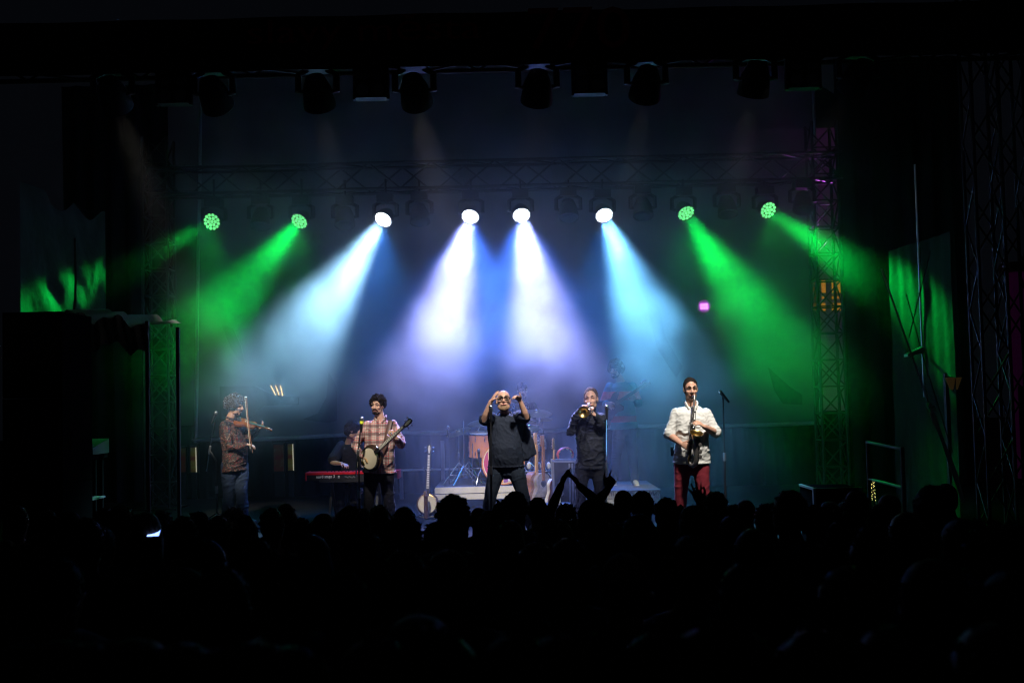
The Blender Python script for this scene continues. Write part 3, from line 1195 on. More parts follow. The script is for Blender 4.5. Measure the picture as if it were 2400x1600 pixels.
class Person:
    def __init__(s, label, D, foot_px, height, z=STAGE, skin=M_SKIN):
        s.D = D
        f = at(foot_px, 1200, D)
        s.t = thing('person', label, 'person', (f.x, D, z), 'musicians on the stage')
        s.z = z
        s.k = height / 1.78
        s.skin = skin
        s.body = MB()

    def P(s, px, py, dy=0.0):
        return at(px, py, s.D + dy)

    def limbs(s, J, arm=1.0, leg=1.0):
        """body: neck, torso core, arms and legs with their joints in J"""
        k = s.k
        b = s.body
        sh = (J['shA'] + J['shB']) / 2
        hp = (J['hipA'] + J['hipB']) / 2
        side = (J['shB'] - J['shA']).normalized()
        s.side = side
        up = (sh - hp).normalized()
        s.fwd = side.cross(up) if side.cross(up).y < 0 or abs(side.x) < .6 else -side.cross(up)
        if 'fwd' in J:
            s.fwd = J['fwd'].normalized()
        b.tube([J['neck'] - (J['head'] - J['neck']) * .1, J['neck'] + (J['head'] - J['neck']) * .55, J['head'] - (J['head'] - J['neck']).normalized() * .03], [.062 * k, .055 * k, .055 * k], 14)
        pts, rad = torso_rings(J['neck'] - up * .03, hp, side, s.fwd, 0, .86 * k)
        b.tube(pts, rad, 18, side=side)
        for c in 'AB':
            b.tube([J['sh' + c], J['sh' + c].lerp(J['el' + c], .5), J['el' + c], J['el' + c].lerp(J['wr' + c], .3), J['wr' + c]],
                   [.047 * k * arm, .043 * k * arm, .036 * k * arm, .039 * k * arm, .0255 * k * arm], 12)
            b.tube([J['hip' + c], J['hip' + c].lerp(J['kn' + c], .4), J['kn' + c], J['kn' + c].lerp(J['an' + c], .3), J['an' + c]],
                   [.075 * k * leg, .068 * k * leg, .05 * k * leg, .05 * k * leg, .036 * k * leg], 12)
            toe = J.get('toe' + c, V((0, -1, 0)))
            b.tube([J['an' + c] - V((0, 0, .04)), J['an' + c] + toe * .06 - V((0, 0, .05)), J['an' + c] + toe * .13 - V((0, 0, .06))], [.034, .034, .026], 10)
        s.up = up
        s.sh, s.hp = sh, hp

    def finish(s, voxel=.0068):
        return rebuild('body', s.body, s.skin, s.t, voxel, 2)

    def trousers(s, J, m_, loose=1.0, hem=.0, wr=.008, seed=1, shorts=None, name='trousers', waist=.1):
        k = s.k
        b = MB()
        sd = (J['hipB'] - J['hipA']).normalized()
        b.tube([s.hp + s.up * waist, s.hp + s.up * .03, s.hp - s.up * .05], [(.168 * k, .118 * k), (.18 * k, .125 * k), (.168 * k, .12 * k)], 18, side=sd)
        for c in 'AB':
            h, kn, an = J['hip' + c], J['kn' + c], J['an' + c]
            b.tube([h + s.up * .02, h.lerp(kn, .25), h.lerp(kn, .6), kn, kn.lerp(an, .35), kn.lerp(an, .8), an + (an - kn).normalized() * hem],
                   [.098 * k * loose, .094 * k * loose, .078 * k * loose, .067 * k * loose, .065 * k * loose, .06 * k * loose, .064 * k * loose], 14)
        return rebuild(name, b, m_, s.t, .0095, 2, wrinkle=wr, scale=5, stretch=(1, 1, 2.2), seed=seed)

    def shirt(s, J, m_, name='shirt', belly=.0, wide=1.06, hem=.05, sleeve='long', sl=1.0, wr=.007, seed=2, extra=None, stretch=(1, 1, 1.6)):
        k = s.k
        b = MB()
        pts, rad = torso_rings(J['neck'] - s.up * .035, s.hp + s.up * .02, s.side, s.fwd, belly, wide * k, hem)
        b.tube(pts, rad, 22, side=s.side, flat=True)
        for c in 'AB':
            sh, el, wr_ = J['sh' + c], J['el' + c], J['wr' + c]
            if sleeve == 'long':
                b.tube([sh, sh.lerp(el, .5), el, el.lerp(wr_, .5), el.lerp(wr_, .94)], [.067 * k * sl, .062 * k * sl, .055 * k * sl, .048 * k * sl, .038 * k * sl], 14)
            elif sleeve == 'rolled':
                b.tube([sh, sh.lerp(el, .5), sh.lerp(el, .93)], [.068 * k * sl, .066 * k * sl, .068 * k * sl], 14)
                b.tube([sh.lerp(el, .84), sh.lerp(el, .97)], [.073 * k * sl, .073 * k * sl], 14)
            else:
                b.tube([sh, sh.lerp(el, .45), sh.lerp(el, .8)], [.07 * k * sl, .078 * k * sl, .082 * k * sl], 14)
        if extra:
            extra(b)
        return rebuild(name, b, m_, s.t, .0092, 2, wrinkle=wr, scale=6.5, stretch=stretch, seed=seed)

    def shoes(s, J, m_, sole=M_RUBBER):
        for c in 'AB':
            toe = V(J.get('toe' + c, V((0, -1, 0)))).normalized()
            a = V((J['an' + c].x, J['an' + c].y, s.z))
            b = MB()
            b.tube([a - toe * .045 + V((0, 0, .05)), a + toe * .03 + V((0, 0, .055)), a + toe * .11 + V((0, 0, .04)), a + toe * .175 + V((0, 0, .032))],
                   [(.04, .045), (.042, .05), (.046, .035), (.036, .025)], 12, side=toe.cross(V((0, 0, 1))))
            b.tube([a + V((0, 0, .06)), a + V((0, 0, .1))], [.044, .046], 12)
            so = b.build('shoe', m_, s.t)
            b = MB()
            sd = toe.cross(V((0, 0, 1)))
            b.tube([a - toe * .07 + V((0, 0, .013)), a + toe * .05 + V((0, 0, .013)), a + toe * .13 + V((0, 0, .013)), a + toe * .19 + V((0, 0, .014))],
                   [(.04, .013), (.043, .013), (.05, .013), (.035, .012)], 12, side=sd)
            b.build('sole', sole, so)


def curly_hair(t, H, k, mt, n=150, seed=3, r=(.017, .03), vol=1.0, low=-.03, front=.055):
    rr = random.Random(seed)
    b = MB(H @ Matrix.Scale(k, 4))
    b.ball((0, -.022, .045), (.081 * vol, .094 * vol, .09 * vol), seg=18, rings=12)
    i = 0
    while i < n * 2.2:
        th = math.acos(rr.uniform(-.6, 1))
        ph = rr.uniform(0, 2 * PI)
        p = V((math.sin(th) * math.cos(ph), math.sin(th) * math.sin(ph), math.cos(th)))
        o = vol * (1 + .16 * mnoise.noise(p * 2.2 + V((seed, 0, 0)))) * rr.uniform(.94, 1.06)
        q = V((p.x * .088 * o, -.02 + p.y * .103 * o, .042 + p.z * .099 * o))
        if q.y > front and q.z < .078 + rr.uniform(-.008, .008):
            continue
        if q.z < low and q.y > -.03:
            continue
        s = rr.uniform(*r) * .62
        # a short curl: a bent little tube
        tdir = p.cross(V((rr.uniform(-1, 1), rr.uniform(-1, 1), rr.uniform(-1, 1)))).normalized()
        bdir = p.cross(tdir)
        pts = [q - p * .008 + (tdir * math.cos(a) + bdir * math.sin(a)) * s * .9 + p * (.006 * a) for a in (0, 1.5, 3.0, 4.4)]
        b.tube(pts, [s * .34, s * .42, s * .4, s * .2], 5)
        i += 1
    return b.build('hair', mt, t)


def cap_hair(t, H, k, mt, vol=1.0, back=0.0, side=True, fringe=0.0, ragged=.004, seed=5):
    b = MB(H @ Matrix.Scale(k, 4))
    b.ball((0, -.021 - back, .043), (.0825 * vol, .1 * vol, .0985 * vol), seg=22, rings=16)
    b.ball((0, -.052 - back * .5, -.005), (.076 * vol, .068 * vol, .08 * vol), seg=18, rings=12)
    if side:
        for s in (-1, 1):
            b.ball((s * .062, .002 - back, .03), (.02, .035, .05))
    if fringe:
        b.ball((0, .045, .098), (.06, .045, .03))
    return rebuild('hair', b, mt, t, .0065, 1, wrinkle=ragged, scale=40, seed=seed)


def beard(t, H, k, mt, full=1.0, moustache=True):
    b = MB(H @ Matrix.Scale(k, 4))
    b.ball((0, .058, -.094), (.04 * full, .038, .036 * full))
    for s in (-1, 1):
        b.tube([(s * .062, .012, -.045), (s * .057, .03, -.07), (s * .036, .06, -.096)], [.008 * full, .014 * full, .017 * full], 8)
    if moustache:
        b.tube([(-.034, .082, -.062), (-.02, .096, -.046), (0, .103, -.044), (.02, .096, -.046), (.034, .082, -.062)], .0085, 8)
    return rebuild('beard', b, mt, t, .0055, 1, wrinkle=.002, scale=60)


def lower(J, s, xa, xb, hipy, ky, ay, toeA=(0, -1, 0), toeB=(0, -1, 0), spread=None, dyk=-.03):
    """legs by pixels: xa = (hip, knee, ankle) x of leg A, likewise B; ankles stand on the floor"""
    for c, xs in (('A', xa), ('B', xb)):
        J['hip' + c] = s.P(xs[0], hipy)
        a = s.P(xs[2], 1200)
        J['an' + c] = V((a.x, s.D, s.z + .09))
        kp = s.P(xs[1], ky, dyk)
        mid = J['hip' + c].lerp(J['an' + c], .5)
        J['kn' + c] = V((kp.x, s.D + dyk, J['an' + c].z + (J['hip' + c].z - J['an' + c].z) * .5))
    J['toeA'], J['toeB'] = V(toeA).normalized(), V(toeB).normalized()


# ---- singer: bald, bearded, black glasses, clapping overhead
def singer():
    s = Person('bald bearded singer in black glasses and charcoal shirt clapping beside his head', 14.4, 1190, 1.74)
    P = s.P
    J = dict(head=P(1180, 940, -.06), neck=P(1183, 968), shA=P(1154, 979), shB=P(1212, 977), elA=P(1134, 984, -.27), elB=P(1234, 977, -.27),
             wrA=P(1150, 941, -.36), wrB=P(1219, 939, -.36))
    lower(J, s, (1166, 1150, 1136), (1206, 1226, 1243), 1092, 1150, 1236, (-.25, -1, 0), (.3, -1, 0))
    s.limbs(J, 1.1)
    H = rot_frame(J['head'], .03, math.radians(14), 0)
    kk = 1.12
    head_shapes(s.body, H, kk)
    s.body.M = Matrix()
    hand_shapes(s.body, J['wrA'], P(1166, 917, -.40) - J['wrA'], V((.8, .1, .1)), -1, .12, .98, .12)
    hand_shapes(s.body, J['wrB'], P(1207, 927, -.42) - J['wrB'], V((-.5, -.8, -.2)), 1, .75, 1.0, .05, tcurl=-.3)
    s.finish()
    face_parts(s.t, H, kk, M_BEARD)
    beard(s.t, H, kk, M_BEARD, 1.05, False)
    gl = thing_part_glasses(s.t, H, kk)
    s.trousers(J, M_JEAND, 1.2, .02, .008, 3)

    def extra(b):
        # loose overshirt hanging open on one side
        a0, a1, a2 = P(1222, 990, .02), P(1236, 1030, .02), P(1249, 1064, .03)
        b.tube([a0, a1, a2], [(.05, .06), (.07, .05), (.055, .022)], 12, side=V((1, 0, 0)))
        b.tube([P(1210, 1000, .0), P(1222, 1040, .0), P(1232, 1072, .0)], [(.06, .07), (.07, .06), (.07, .03)], 12, side=V((1, 0, 0)))
    s.shirt(J, M_TEE, 'shirt', .035, 1.24, .03, 'short', .98, .011, 4, extra, (1.6, 1.6, .8))
    c = MB()
    ring(c, J['neck'] - s.up * .0 + V((0, -.02, -.01)), (.088, .08), V((0, -.5, 1)), .009)
    c.build('neckband', M_BLK, s.t)
    s.shoes(J, M_SHOE)
    return s


def ring(mb, c, r, nrm, th, seg=24, tseg=6):
    M = zframe(c, nrm, V((1, 0, 0)))
    pts = [M @ V((r[0] * math.cos(2 * PI * i / seg), r[1] * math.sin(2 * PI * i / seg), 0)) for i in range(seg + 1)]
    mb.tube(pts, th, tseg, side=M.to_3x3() @ V((0, 0, 1)), caps=False)
    return mb


def thing_part_glasses(t, H, k):
    M = H @ Matrix.Scale(k, 4)
    f = MB(M)
    for sx in (-1, 1):
        pts = []
        for i in range(17):
            a = 2 * PI * i / 16
            ca, sa = math.cos(a), math.sin(a)
            pts.append(V((sx * .036 + .029 * math.copysign(abs(ca) ** .7, ca), .106 - .004 * abs(ca), .008 + .021 * math.copysign(abs(sa) ** .7, sa))))
        f.tube(pts, .0056, 6, side=V((0, 1, 0)), caps=False)
        f.tube([(sx * .064, .1, .018), (sx * .08, .06, .018), (sx * .082, -.005, .012)], .0032, 6)
    f.tube([(-.009, .108, .014), (0, .11, .017), (.009, .108, .014)], .0036, 6)
    return f.build('glasses', M_BLACK, t)


# ---- banjo player
def banjo_player():
    s = Person('dark curly haired man with moustache in a plaid shirt playing a banjo', 14.8, 888, 1.76, skin=M_SKIN)
    P = s.P
    J = dict(head=P(885, 951, -.02), neck=P(892, 982), shA=P(862, 997), shB=P(921, 996), elA=P(831, 1046, -.05), elB=P(940, 1041, -.12),
             wrA=P(849, 1070, -.27), wrB=P(929, 1026, -.36))
    lower(J, s, (872, 866, 862), (906, 910, 918), 1100, 1165, 1236, (-.2, -1, 0), (.25, -1, 0))
    s.limbs(J, 1.05)
    H = rot_frame(J['head'], -.3, -.03, .03)
    head_shapes(s.body, H, .97)
    hand_shapes(s.body, J['wrA'], P(868, 1071, -.33) - J['wrA'], V((.1, .9, -.3)), 1, .55, .95)
    hand_shapes(s.body, J['wrB'], P(921, 1018, -.40) - J['wrB'], V((-.3, .7, .5)), 1, .8, .95)
    s.finish()
    face_parts(s.t, H, .97, M_HAIRD)
    curly_hair(s.t, H, .97, M_HAIRD, 190, 4, (.014, .024), 1.08, .0, .05)
    beard(s.t, H, .97, M_HAIRD, .72)
    s.trousers(J, M_BLK, 1.1, .0, .008, 5)
    s.shirt(J, M_PLAID, 'shirt', .04, 1.13, .06, 'long', .97, .015, 6)
    c = MB()
    n0 = J['neck']
    for sx in (-1, 1):
        c.tube([n0 + V((sx * .07, .03, .03)), n0 + V((sx * .072, -.04, .01)), n0 + V((sx * .03, -.105, -.035))], [(.012, .03), (.014, .032), (.012, .02)], 8, side=V((sx, -.3, 0)))
    rebuild('collar', c, M_PLAID, s.t, .006, 1)
    c = MB()
    for i in range(6):
        c = MB()
        c.ball(P(889, 1000 + i * 15, -.16), .006, seg=8, rings=5)
        c.build('button', M_IVORY, s.t)
    # strap over the shoulder
    c = MB()
    c.tube([P(921, 986, .02), P(915, 985, -.08), P(909, 1010, -.17), P(902, 1045, -.2), P(893, 1066, -.2)], [(.03, .006)] * 5, 8, side=V((1, 0, 0)))
    c.build('strap', M_LEATHER, s.t)
    s.shoes(J, M_SHOE)
    return s


# ---- violinist
def violinist():
    s = Person('grey curly haired violinist in a dark floral shirt standing in profile', 16.0, 545, 1.78, skin=M_SKIN2)
    P = s.P
    J = dict(head=P(551, 953, .02), neck=P(540, 980, .02), shA=P(527, 996, -.14), shB=P(560, 994, .14), elA=P(540, 1049, -.2), elB=P(588, 1026, .1),
             wrA=P(577, 1041, -.2), wrB=P(604, 1003, .06), fwd=V((1, -.1, 0)))
    lower(J, s, (540, 537, 531), (560, 566, 570), 1094, 1150, 1230, (1, -.5, 0), (1, -.2, 0))
    J['hipA'].y -= .07
    J['hipB'].y += .07
    s.limbs(J)
    s.fwd = V((1, -.15, 0)).normalized()
    H = rot_frame(J['head'], PI / 2 - .05, -.12, .05)
    head_shapes(s.body, H, 1.02, .96)
    hand_shapes(s.body, J['wrA'], P(590, 1043, -.2) - J['wrA'], V((.2, .1, -1)), 1, .6, .95)
    hand_shapes(s.body, J['wrB'], P(616, 996, .04) - J['wrB'], V((.4, -.5, .8)), 1, .7, .95)
    s.finish()
    face_parts(s.t, H, .97, M_HAIRG)
    curly_hair(s.t, H, 1.02, M_HAIRG, 230, 8, (.018, .032), 1.28, -.07, .04)
    beard(s.t, H, .97, M_HAIRD, .7)
    s.trousers(J, M_JEAN, 1.2, .03, .011, 7)
    s.shirt(J, M_FLORAL, 'shirt', .03, 1.13, .08, 'long', 1.0, .016, 8)
    c = MB()
    n0 = J['neck']
    ring(c, n0 + V((.01, 0, .0)), (.064, .062), V((.3, 0, 1)), .016, 20, 8)
    c.build('collar', M_FLORAL, s.t)
    s.shoes(J, M_SHOE)
    return s


# ---- trumpeter
def trumpeter():
    s = Person('fair haired trumpeter in a dark navy sweater playing beside a microphone', 15.0, 1384, 1.755)
    P = s.P
    J = dict(head=P(1385, 936, -.02), neck=P(1383, 963), shA=P(1348, 981), shB=P(1410, 979), elA=P(1338, 1012, -.12), elB=P(1412, 1004, -.12),
             wrA=P(1358, 962, -.3), wrB=P(1396, 974, -.3))
    lower(J, s, (1366, 1362, 1358), (1402, 1406, 1410), 1090, 1155, 1232, (-.2, -1, 0), (.2, -1, 0))
    s.limbs(J, 1.02)
    H = rot_frame(J['head'], -.2, -.02, -.05)
    head_shapes(s.body, H, 1.12)
    hand_shapes(s.body, J['wrA'], P(1369, 949, -.33) - J['wrA'], V((.6, -.3, -.4)), 1, .75, .95)
    hand_shapes(s.body, J['wrB'], P(1384, 960, -.34) - J['wrB'], V((-.3, -.5, .8)), -1, .75, .95)
    s.finish()
    face_parts(s.t, H, 1.12, M_HAIRD, eyes=False)
    cap_hair(s.t, H, 1.12, M_HAIRB, 1.03, .014, True, 0)
    s.trousers(J, M_BLK, 1.1, .0, .007, 9)
    s.shirt(J, M_NAVY, 'sweater', .02, 1.06, .06, 'long', 1.0, .017, 10)
    c = MB()
    ring(c, J['neck'] + V((0, 0, .015)), (.062, .06), V((0, 0, 1)), .022, 20, 8)
    c.build('turtleneck', M_NAVY, s.t)
    s.shoes(J, M_SHOE)
    return s


# ---- saxophonist
def saxophonist():
    s = Person('saxophonist in white rolled sleeve shirt and maroon trousers', 13.7, 1622, 1.86)
    P = s.P
    J = dict(head=P(1618.5, 912, -.02), neck=P(1620, 950), shA=P(1585, 970), shB=P(1655, 968), elA=P(1568, 1018, -.02), elB=P(1678, 1014, -.04),
             wrA=P(1597, 1040, -.2), wrB=P(1651, 1000, -.26))
    lower(J, s, (1601, 1596, 1592), (1641, 1648, 1655), 1080, 1160, 1240, (-.2, -1, 0), (.25, -1, 0))
    s.limbs(J, 1.12)
    H = rot_frame(J['head'], .02, -.08, 0)
    head_shapes(s.body, H, 1.04)
    hand_shapes(s.body, J['wrA'], P(1611, 1046, -.28) - J['wrA'], V((.7, .2, -.3)), 1, .5, 1.0)
    hand_shapes(s.body, J['wrB'], P(1636, 990, -.3) - J['wrB'], V((-.5, .3, -.6)), -1, .5, 1.0)
    s.finish()
    face_parts(s.t, H, 1.04, M_HAIRD)
    cap_hair(s.t, H, 1.03, M_HAIRD, 1.0, .004, True, .0, .002)
    s.trousers(J, M_RED, 1.06, .0, .007, 11)
    s.shirt(J, M_SHIRTW, 'shirt', .02, 1.13, .05, 'rolled', .9, .015, 12)
    c = MB()
    n0 = J['neck']
    for sx in (-1, 1):
        c.tube([n0 + V((sx * .062, .04, .04)), n0 + V((sx * .072, -.03, .025)), n0 + V((sx * .045, -.1, -.04))], [(.012, .03), (.013, .034), (.012, .022)], 8, side=V((sx, -.3, 0)))
    rebuild('collar', c, M_SHIRTW, s.t, .006, 1)
    c = MB()
    c.tube([n0 + V((-.055, 0, .0)), n0 + V((-.03, -.1, -.1)), P(1622, 990, -.16)], .006, 6)
    c.tube([n0 + V((.055, 0, .0)), n0 + V((.03, -.1, -.1)), P(1622, 990, -.16)], .006, 6)
    c.build('neck_strap', M_BLACK, s.t)
    m = MB()
    pk = P(1577, 1056, .06)
    m.box(pk + V((-.03, -.02, -.06)), pk + V((.03, .02, .05)))
    m.build('belt_pack', M_BLACK, s.t, smooth=False)
    s.shoes(J, M_SHOE)
    return s


# ---- keyboard player, seated behind the red keyboard
def keyboardist():
    s = Person('dark haired keyboard player in black bending over the red keyboard', 16.7, 815, 1.7, skin=M_SKIN2)
    P = s.P
    J = dict(head=P(826, 1010, -.1), neck=P(818, 1036, .02), shA=P(800, 1044, .05), shB=P(845, 1044, .0), elA=P(778, 1084, -.15), elB=P(852, 1090, -.1),
             wrA=P(801, 1086, -.42), wrB=P(850, 1090, -.42), fwd=V((.4, -1, 0)))
    for c, x in (('A', 806), ('B', 840)):
        h = P(x, 1124, .15)
        J['hip' + c] = h
        J['kn' + c] = h + V((0, -.42, .02))
        J['an' + c] = V((h.x, h.y - .4, STAGE + .09))
    J['toeA'] = J['toeB'] = V((0, -1, 0))
    s.limbs(J)
    H = rot_frame(J['head'], 1.7, -.45, .1)
    head_shapes(s.body, H, .97)
    hand_shapes(s.body, J['wrA'], P(812, 1089, -.5) - J['wrA'], V((0, 0, -1)), -1, .45, .95, .25)
    hand_shapes(s.body, J['wrB'], P(856, 1093, -.5) - J['wrB'], V((0, 0, -1)), 1, .45, .95, .25)
    s.finish()
    face_parts(s.t, H, .97, M_HAIRD)
    cap_hair(s.t, H, 1.0, M_HAIRD, 1.1, .0, True, .02, .008)
    s.trousers(J, M_BLK, 1.1)
    s.shirt(J, M_BLK, 'shirt', .02, 1.06, .03, 'short', 1.1, .008, 14)
    s.shoes(J, M_SHOE)
    st = thing('stool', 'black round stool under the keyboard player', 'stool', V((s.hp.x, s.hp.y, STAGE)))
    m = MB()
    m.lathe([(0, 0), (.17, 0), (.18, .03), (.17, .07), (0, .075)], Matrix.Translation((s.hp.x, s.hp.y, s.hp.z - .2)), 20)
    m.build('seat', M_LEATHER, st)
    for a in range(4):
        m = MB()
        q = V((math.cos(a * PI / 2 + .7), math.sin(a * PI / 2 + .7), 0))
        m.rod(V((s.hp.x, s.hp.y, s.hp.z - .2)) + q * .08, V((s.hp.x, s.hp.y, STAGE)) + q * .2, .012)
        m.build('leg', M_BLACK, st)
    return s


RIS1, RIS2 = .33, .3


# ---- bass player on the carpeted riser
def bassist():
    s = Person('long curly haired bass player in a red banded teal sweater deep in the smoke', 17.3, 1465, 1.78, STAGE + RIS2, M_SKIN)
    P = s.P
    J = dict(head=P(1443, 868, -.02), neck=P(1455, 893), shA=P(1430, 907), shB=P(1482, 906), elA=P(1415, 946, .02), elB=P(1497, 946, -.1),
             wrA=P(1421, 944, -.28), wrB=P(1490, 938, -.32))
    J['elA'] = P(1412, 950, .05)
    lower(J, s, (1452, 1445, 1438), (1474, 1482, 1490), 1000, 1050, 1110, (-.6, -1, 0), (.05, -1, 0))
    s.limbs(J)
    H = rot_frame(J['head'], -.55, -.1, 0)
    head_shapes(s.body, H, .97)
    hand_shapes(s.body, J['wrA'], P(1430, 950, -.32) - J['wrA'], V((.3, .8, -.3)), 1, .5, .95)
    hand_shapes(s.body, J['wrB'], P(1480, 927, -.36) - J['wrB'], V((-.2, .8, .4)), 1, .6, 1.05, .3)
    s.finish()
    face_parts(s.t, H, .97, M_HAIRD)
    curly_hair(s.t, H, .99, M_HAIRD, 200, 12, (.018, .03), 1.22, -.09, .04)
    beard(s.t, H, .97, M_HAIRD, .9)
    s.trousers(J, M_JEAND, 1.08, 0, .007, 15)
    s.shirt(J, M_STRIPE, 'sweater', .03, 1.08, .05, 'long', 1.1, .007, 16)
    s.shoes(J, M_SNEAK, M_IVORY)
    return s


# ---- drummer behind the kit
def drummer():
    s = Person('drummer in a dark lettered shirt sitting behind the kit, half hidden by the singer', 18.6, 1222, 1.76, STAGE + RIS1)
    P = s.P
    J = dict(head=P(1224, 915, -.05), neck=P(1222, 940), shA=P(1196, 953), shB=P(1248, 952), elA=P(1180, 990, -.15), elB=P(1258, 992, -.1),
             wrA=P(1198, 1000, -.42), wrB=P(1228, 986, -.42))
    for c, x in (('A', 1208), ('B', 1238)):
        h = P(x, 1050, .1)
        J['hip' + c] = h
        J['kn' + c] = h + V((-.12 if c == 'A' else .12, -.42, .02))
        J['an' + c] = V((J['kn' + c].x, h.y - .42, STAGE + RIS1 + .09))
    J['toeA'] = J['toeB'] = V((0, -1, 0))
    s.limbs(J)
    H = rot_frame(J['head'], .3, -.1, 0)
    head_shapes(s.body, H, .97)
    hand_shapes(s.body, J['wrA'], P(1206, 1002, -.5) - J['wrA'], V((0, .2, -1)), -1, .9, .95)
    hand_shapes(s.body, J['wrB'], P(1223, 982, -.5) - J['wrB'], V((0, .2, -1)), 1, .9, .95)
    s.finish()
    face_parts(s.t, H, .97, M_HAIRD)
    cap_hair(s.t, H, 1.0, M_HAIRD, 1.04)
    s.trousers(J, M_BLK, 1.1)
    s.shirt(J, M_BLK, 'shirt', .02, 1.06, .05, 'short', 1.1, .006, 18)
    place_text('D', P(1201, 957, -.19), P(1207, 957, -.19), .055, M_WHITE, 'lettering', s.t)
    place_text('N', P(1233, 957, -.19), P(1239, 957, -.19), .04, M_WHITE, 'lettering', s.t)
    s.shoes(J, M_SHOE)
    st = thing('drum_stool', 'round black stool under the drummer', 'stool', V((s.hp.x, s.hp.y, STAGE + RIS1)))
    m = MB()
    m.lathe([(0, 0), (.17, 0), (.18, .03), (.17, .07), (0, .075)], Matrix.Translation((s.hp.x, s.hp.y, s.hp.z - .2)), 20)
    m.build('seat', M_LEATHER, st)
    for a in range(3):
        m = MB()
        q = V((math.cos(a * 2 * PI / 3 + .7), math.sin(a * 2 * PI / 3 + .7), 0))
        m.rod(V((s.hp.x, s.hp.y, s.hp.z - .2)) + q * .03, V((s.hp.x, s.hp.y, STAGE + RIS1)) + q * .2, .012)
        m.build('leg', M_CHROME, st)
    return s


PS = singer()
PB = banjo_player()
PV = violinist()
PT = trumpeter()
PX = saxophonist()
PK = keyboardist()
PG = bassist()
PD = drummer()

# ------------------------------------------------------------------ microphones and stands


def microphone(P, d, label, body=M_BLACK, grille=M_GREY, ring_m=None):
    """P: grille centre, d: from the grille to the tail"""
    t = thing('microphone', label, 'microphone', P, 'stage microphones')
    M = zframe(P, d)
    m = MB(M)
    m.ball((0, 0, 0), (.025, .025, .027), seg=14, rings=10)
    m.build('grille', grille, t)
    m = MB(M)
    m.lathe([(0, .016), (.0225, .018), (.023, .03), (.019, .06), (.0135, .165), (.011, .17), (0, .17)], None, 16)
    m.build('handle', body, t)
    if ring_m:
        m = MB(M)
        m.lathe([(.0235, .028), (.0245, .03), (.022, .062), (.0205, .062)], None, 16)
        m.build('colour_ring', ring_m, t)
    return t


def mic_stand(label, foot, top, tip, D, boom=False, mt=M_BLACK, tail=None, tripod=True):
    """foot: pixel x of the base; top: pixel of the pole top; tip: pixel where the microphone sits"""
    f = at(foot, 1200, D)
    f.z = STAGE
    t = thing('microphone_stand', label, 'mic stand', f, 'microphone stands')
    tp = at(top[0], top[1], D)
    if boom:
        tp.x = f.x
        tp.y = D
    low = f + (tp - f) * .55
    m = MB()
    m.rod(f + V((0, 0, .1)), low, .0145)
    m.build('lower_tube', mt, t)
    m = MB()
    m.rod(low, tp, .0095)
    m.build('upper_tube', M_CHROME if not boom and mt is not M_BLACK else mt, t)
    m = MB()
    m.tube([low - V((0, 0, .05)), low + V((0, 0, .05))], .021, 10, flat=True)
    m.build('clutch', M_GREY, t)
    if tripod:
        for a in range(3):
            m = MB()
            q = V((math.cos(a * 2 * PI / 3 + .5), math.sin(a * 2 * PI / 3 + .5), 0))
            m.rod(f + V((0, 0, .17)), f + q * .32 + V((0, 0, .012)), .009)
            lg = m.build('leg', mt, t)
            m = MB()
            m.ball(f + q * .32 + V((0, 0, .014)), .014, seg=8, rings=6)
            m.build('rubber_foot', M_RUBBER, lg)
    else:
        m = MB()
        m.lathe([(0, 0), (.14, 0), (.14, .012), (.05, .03), (0, .03)], Matrix.Translation(f), 24)
        m.build('base', mt, t)
    e = at(tip[0], tip[1], D - (.05 if boom else 0))
    if boom:
        b0 = at(tail[0], tail[1], D + .05)
        m = MB()
        m.rod(b0, e, .009)
        m.build('boom', M_CHROME, t)
        c = b0.lerp(e, .42)
        m = MB()
        m.tube([b0.lerp(e, .36), b0.lerp(e, .5)], .017, 8)
        m.build('boom_clamp', M_GREY, t)
        m = MB()
        m.tube([c, tp], .014, 8)
        m.build('joint', mt, t)
    else:
        m = MB()
        m.tube([tp, e], .014, 8)
        m.build('clip', mt, t)
    return t


M_YEL = mat('ring_yellow', (.75, .8, .05), .5, vary=0)
mic_stand('boom microphone stand leaning up beside the violinist', 508, (488, 1080), (502, 987), 15.9, True, tail=(484, 1104))
microphone(at(506, 967, 15.85), at(500, 981, 15.85) - at(506, 967, 15.85), 'microphone on the boom beside the violinist')
mic_stand('boom microphone stand in front of the banjo player', 843, (840, 1080), (846, 995), 14.3, True, tail=(834, 1115))
microphone(at(848, 981, 14.25), at(847, 996, 14.25) - at(848, 981, 14.25), 'microphone with yellow ring in front of the banjo player', ring_m=M_YEL)
mic_stand('straight black microphone stand in front of the singer', 1151, (1150, 978), (1150, 966), 14.0, tripod=False)
microphone(at(1150, 953, 13.98), V((0, .05, -1)), 'microphone with shiny grille in front of the singer', grille=M_CHROME)
mic_stand('straight microphone stand with grey pole beside the trumpeter', 1420, (1421, 978), (1422, 966), 14.7, mt=M_GREY, tripod=False)
microphone(at(1422, 952, 14.68), V((0, .05, -1)), 'microphone with shiny grille beside the trumpeter', grille=M_CHROME)
mic_stand('black microphone stand standing behind the saxophonist shoulder', 1701, (1695, 935), (1694, 926), 14.2)
microphone(at(1688, 918, 14.18), at(1694, 925, 14.18) - at(1688, 918, 14.18), 'tilted microphone with shiny grille beside the saxophonist', grille=M_CHROME)

# ------------------------------------------------------------------ instruments


def outline(fn, n=40):
    return [fn(2 * PI * i / n) for i in range(n)]


def pegs(mb, pts, r=.006, l=.03, d=V((0, 1, 0))):
    for p, s in pts:
        mb.rod(V(p), V(p) + d * s * l, r * .5)
        mb.ball(V(p) + d * s * (l + .008), (r * 1.3, r * 1.6, r), seg=8, rings=6)


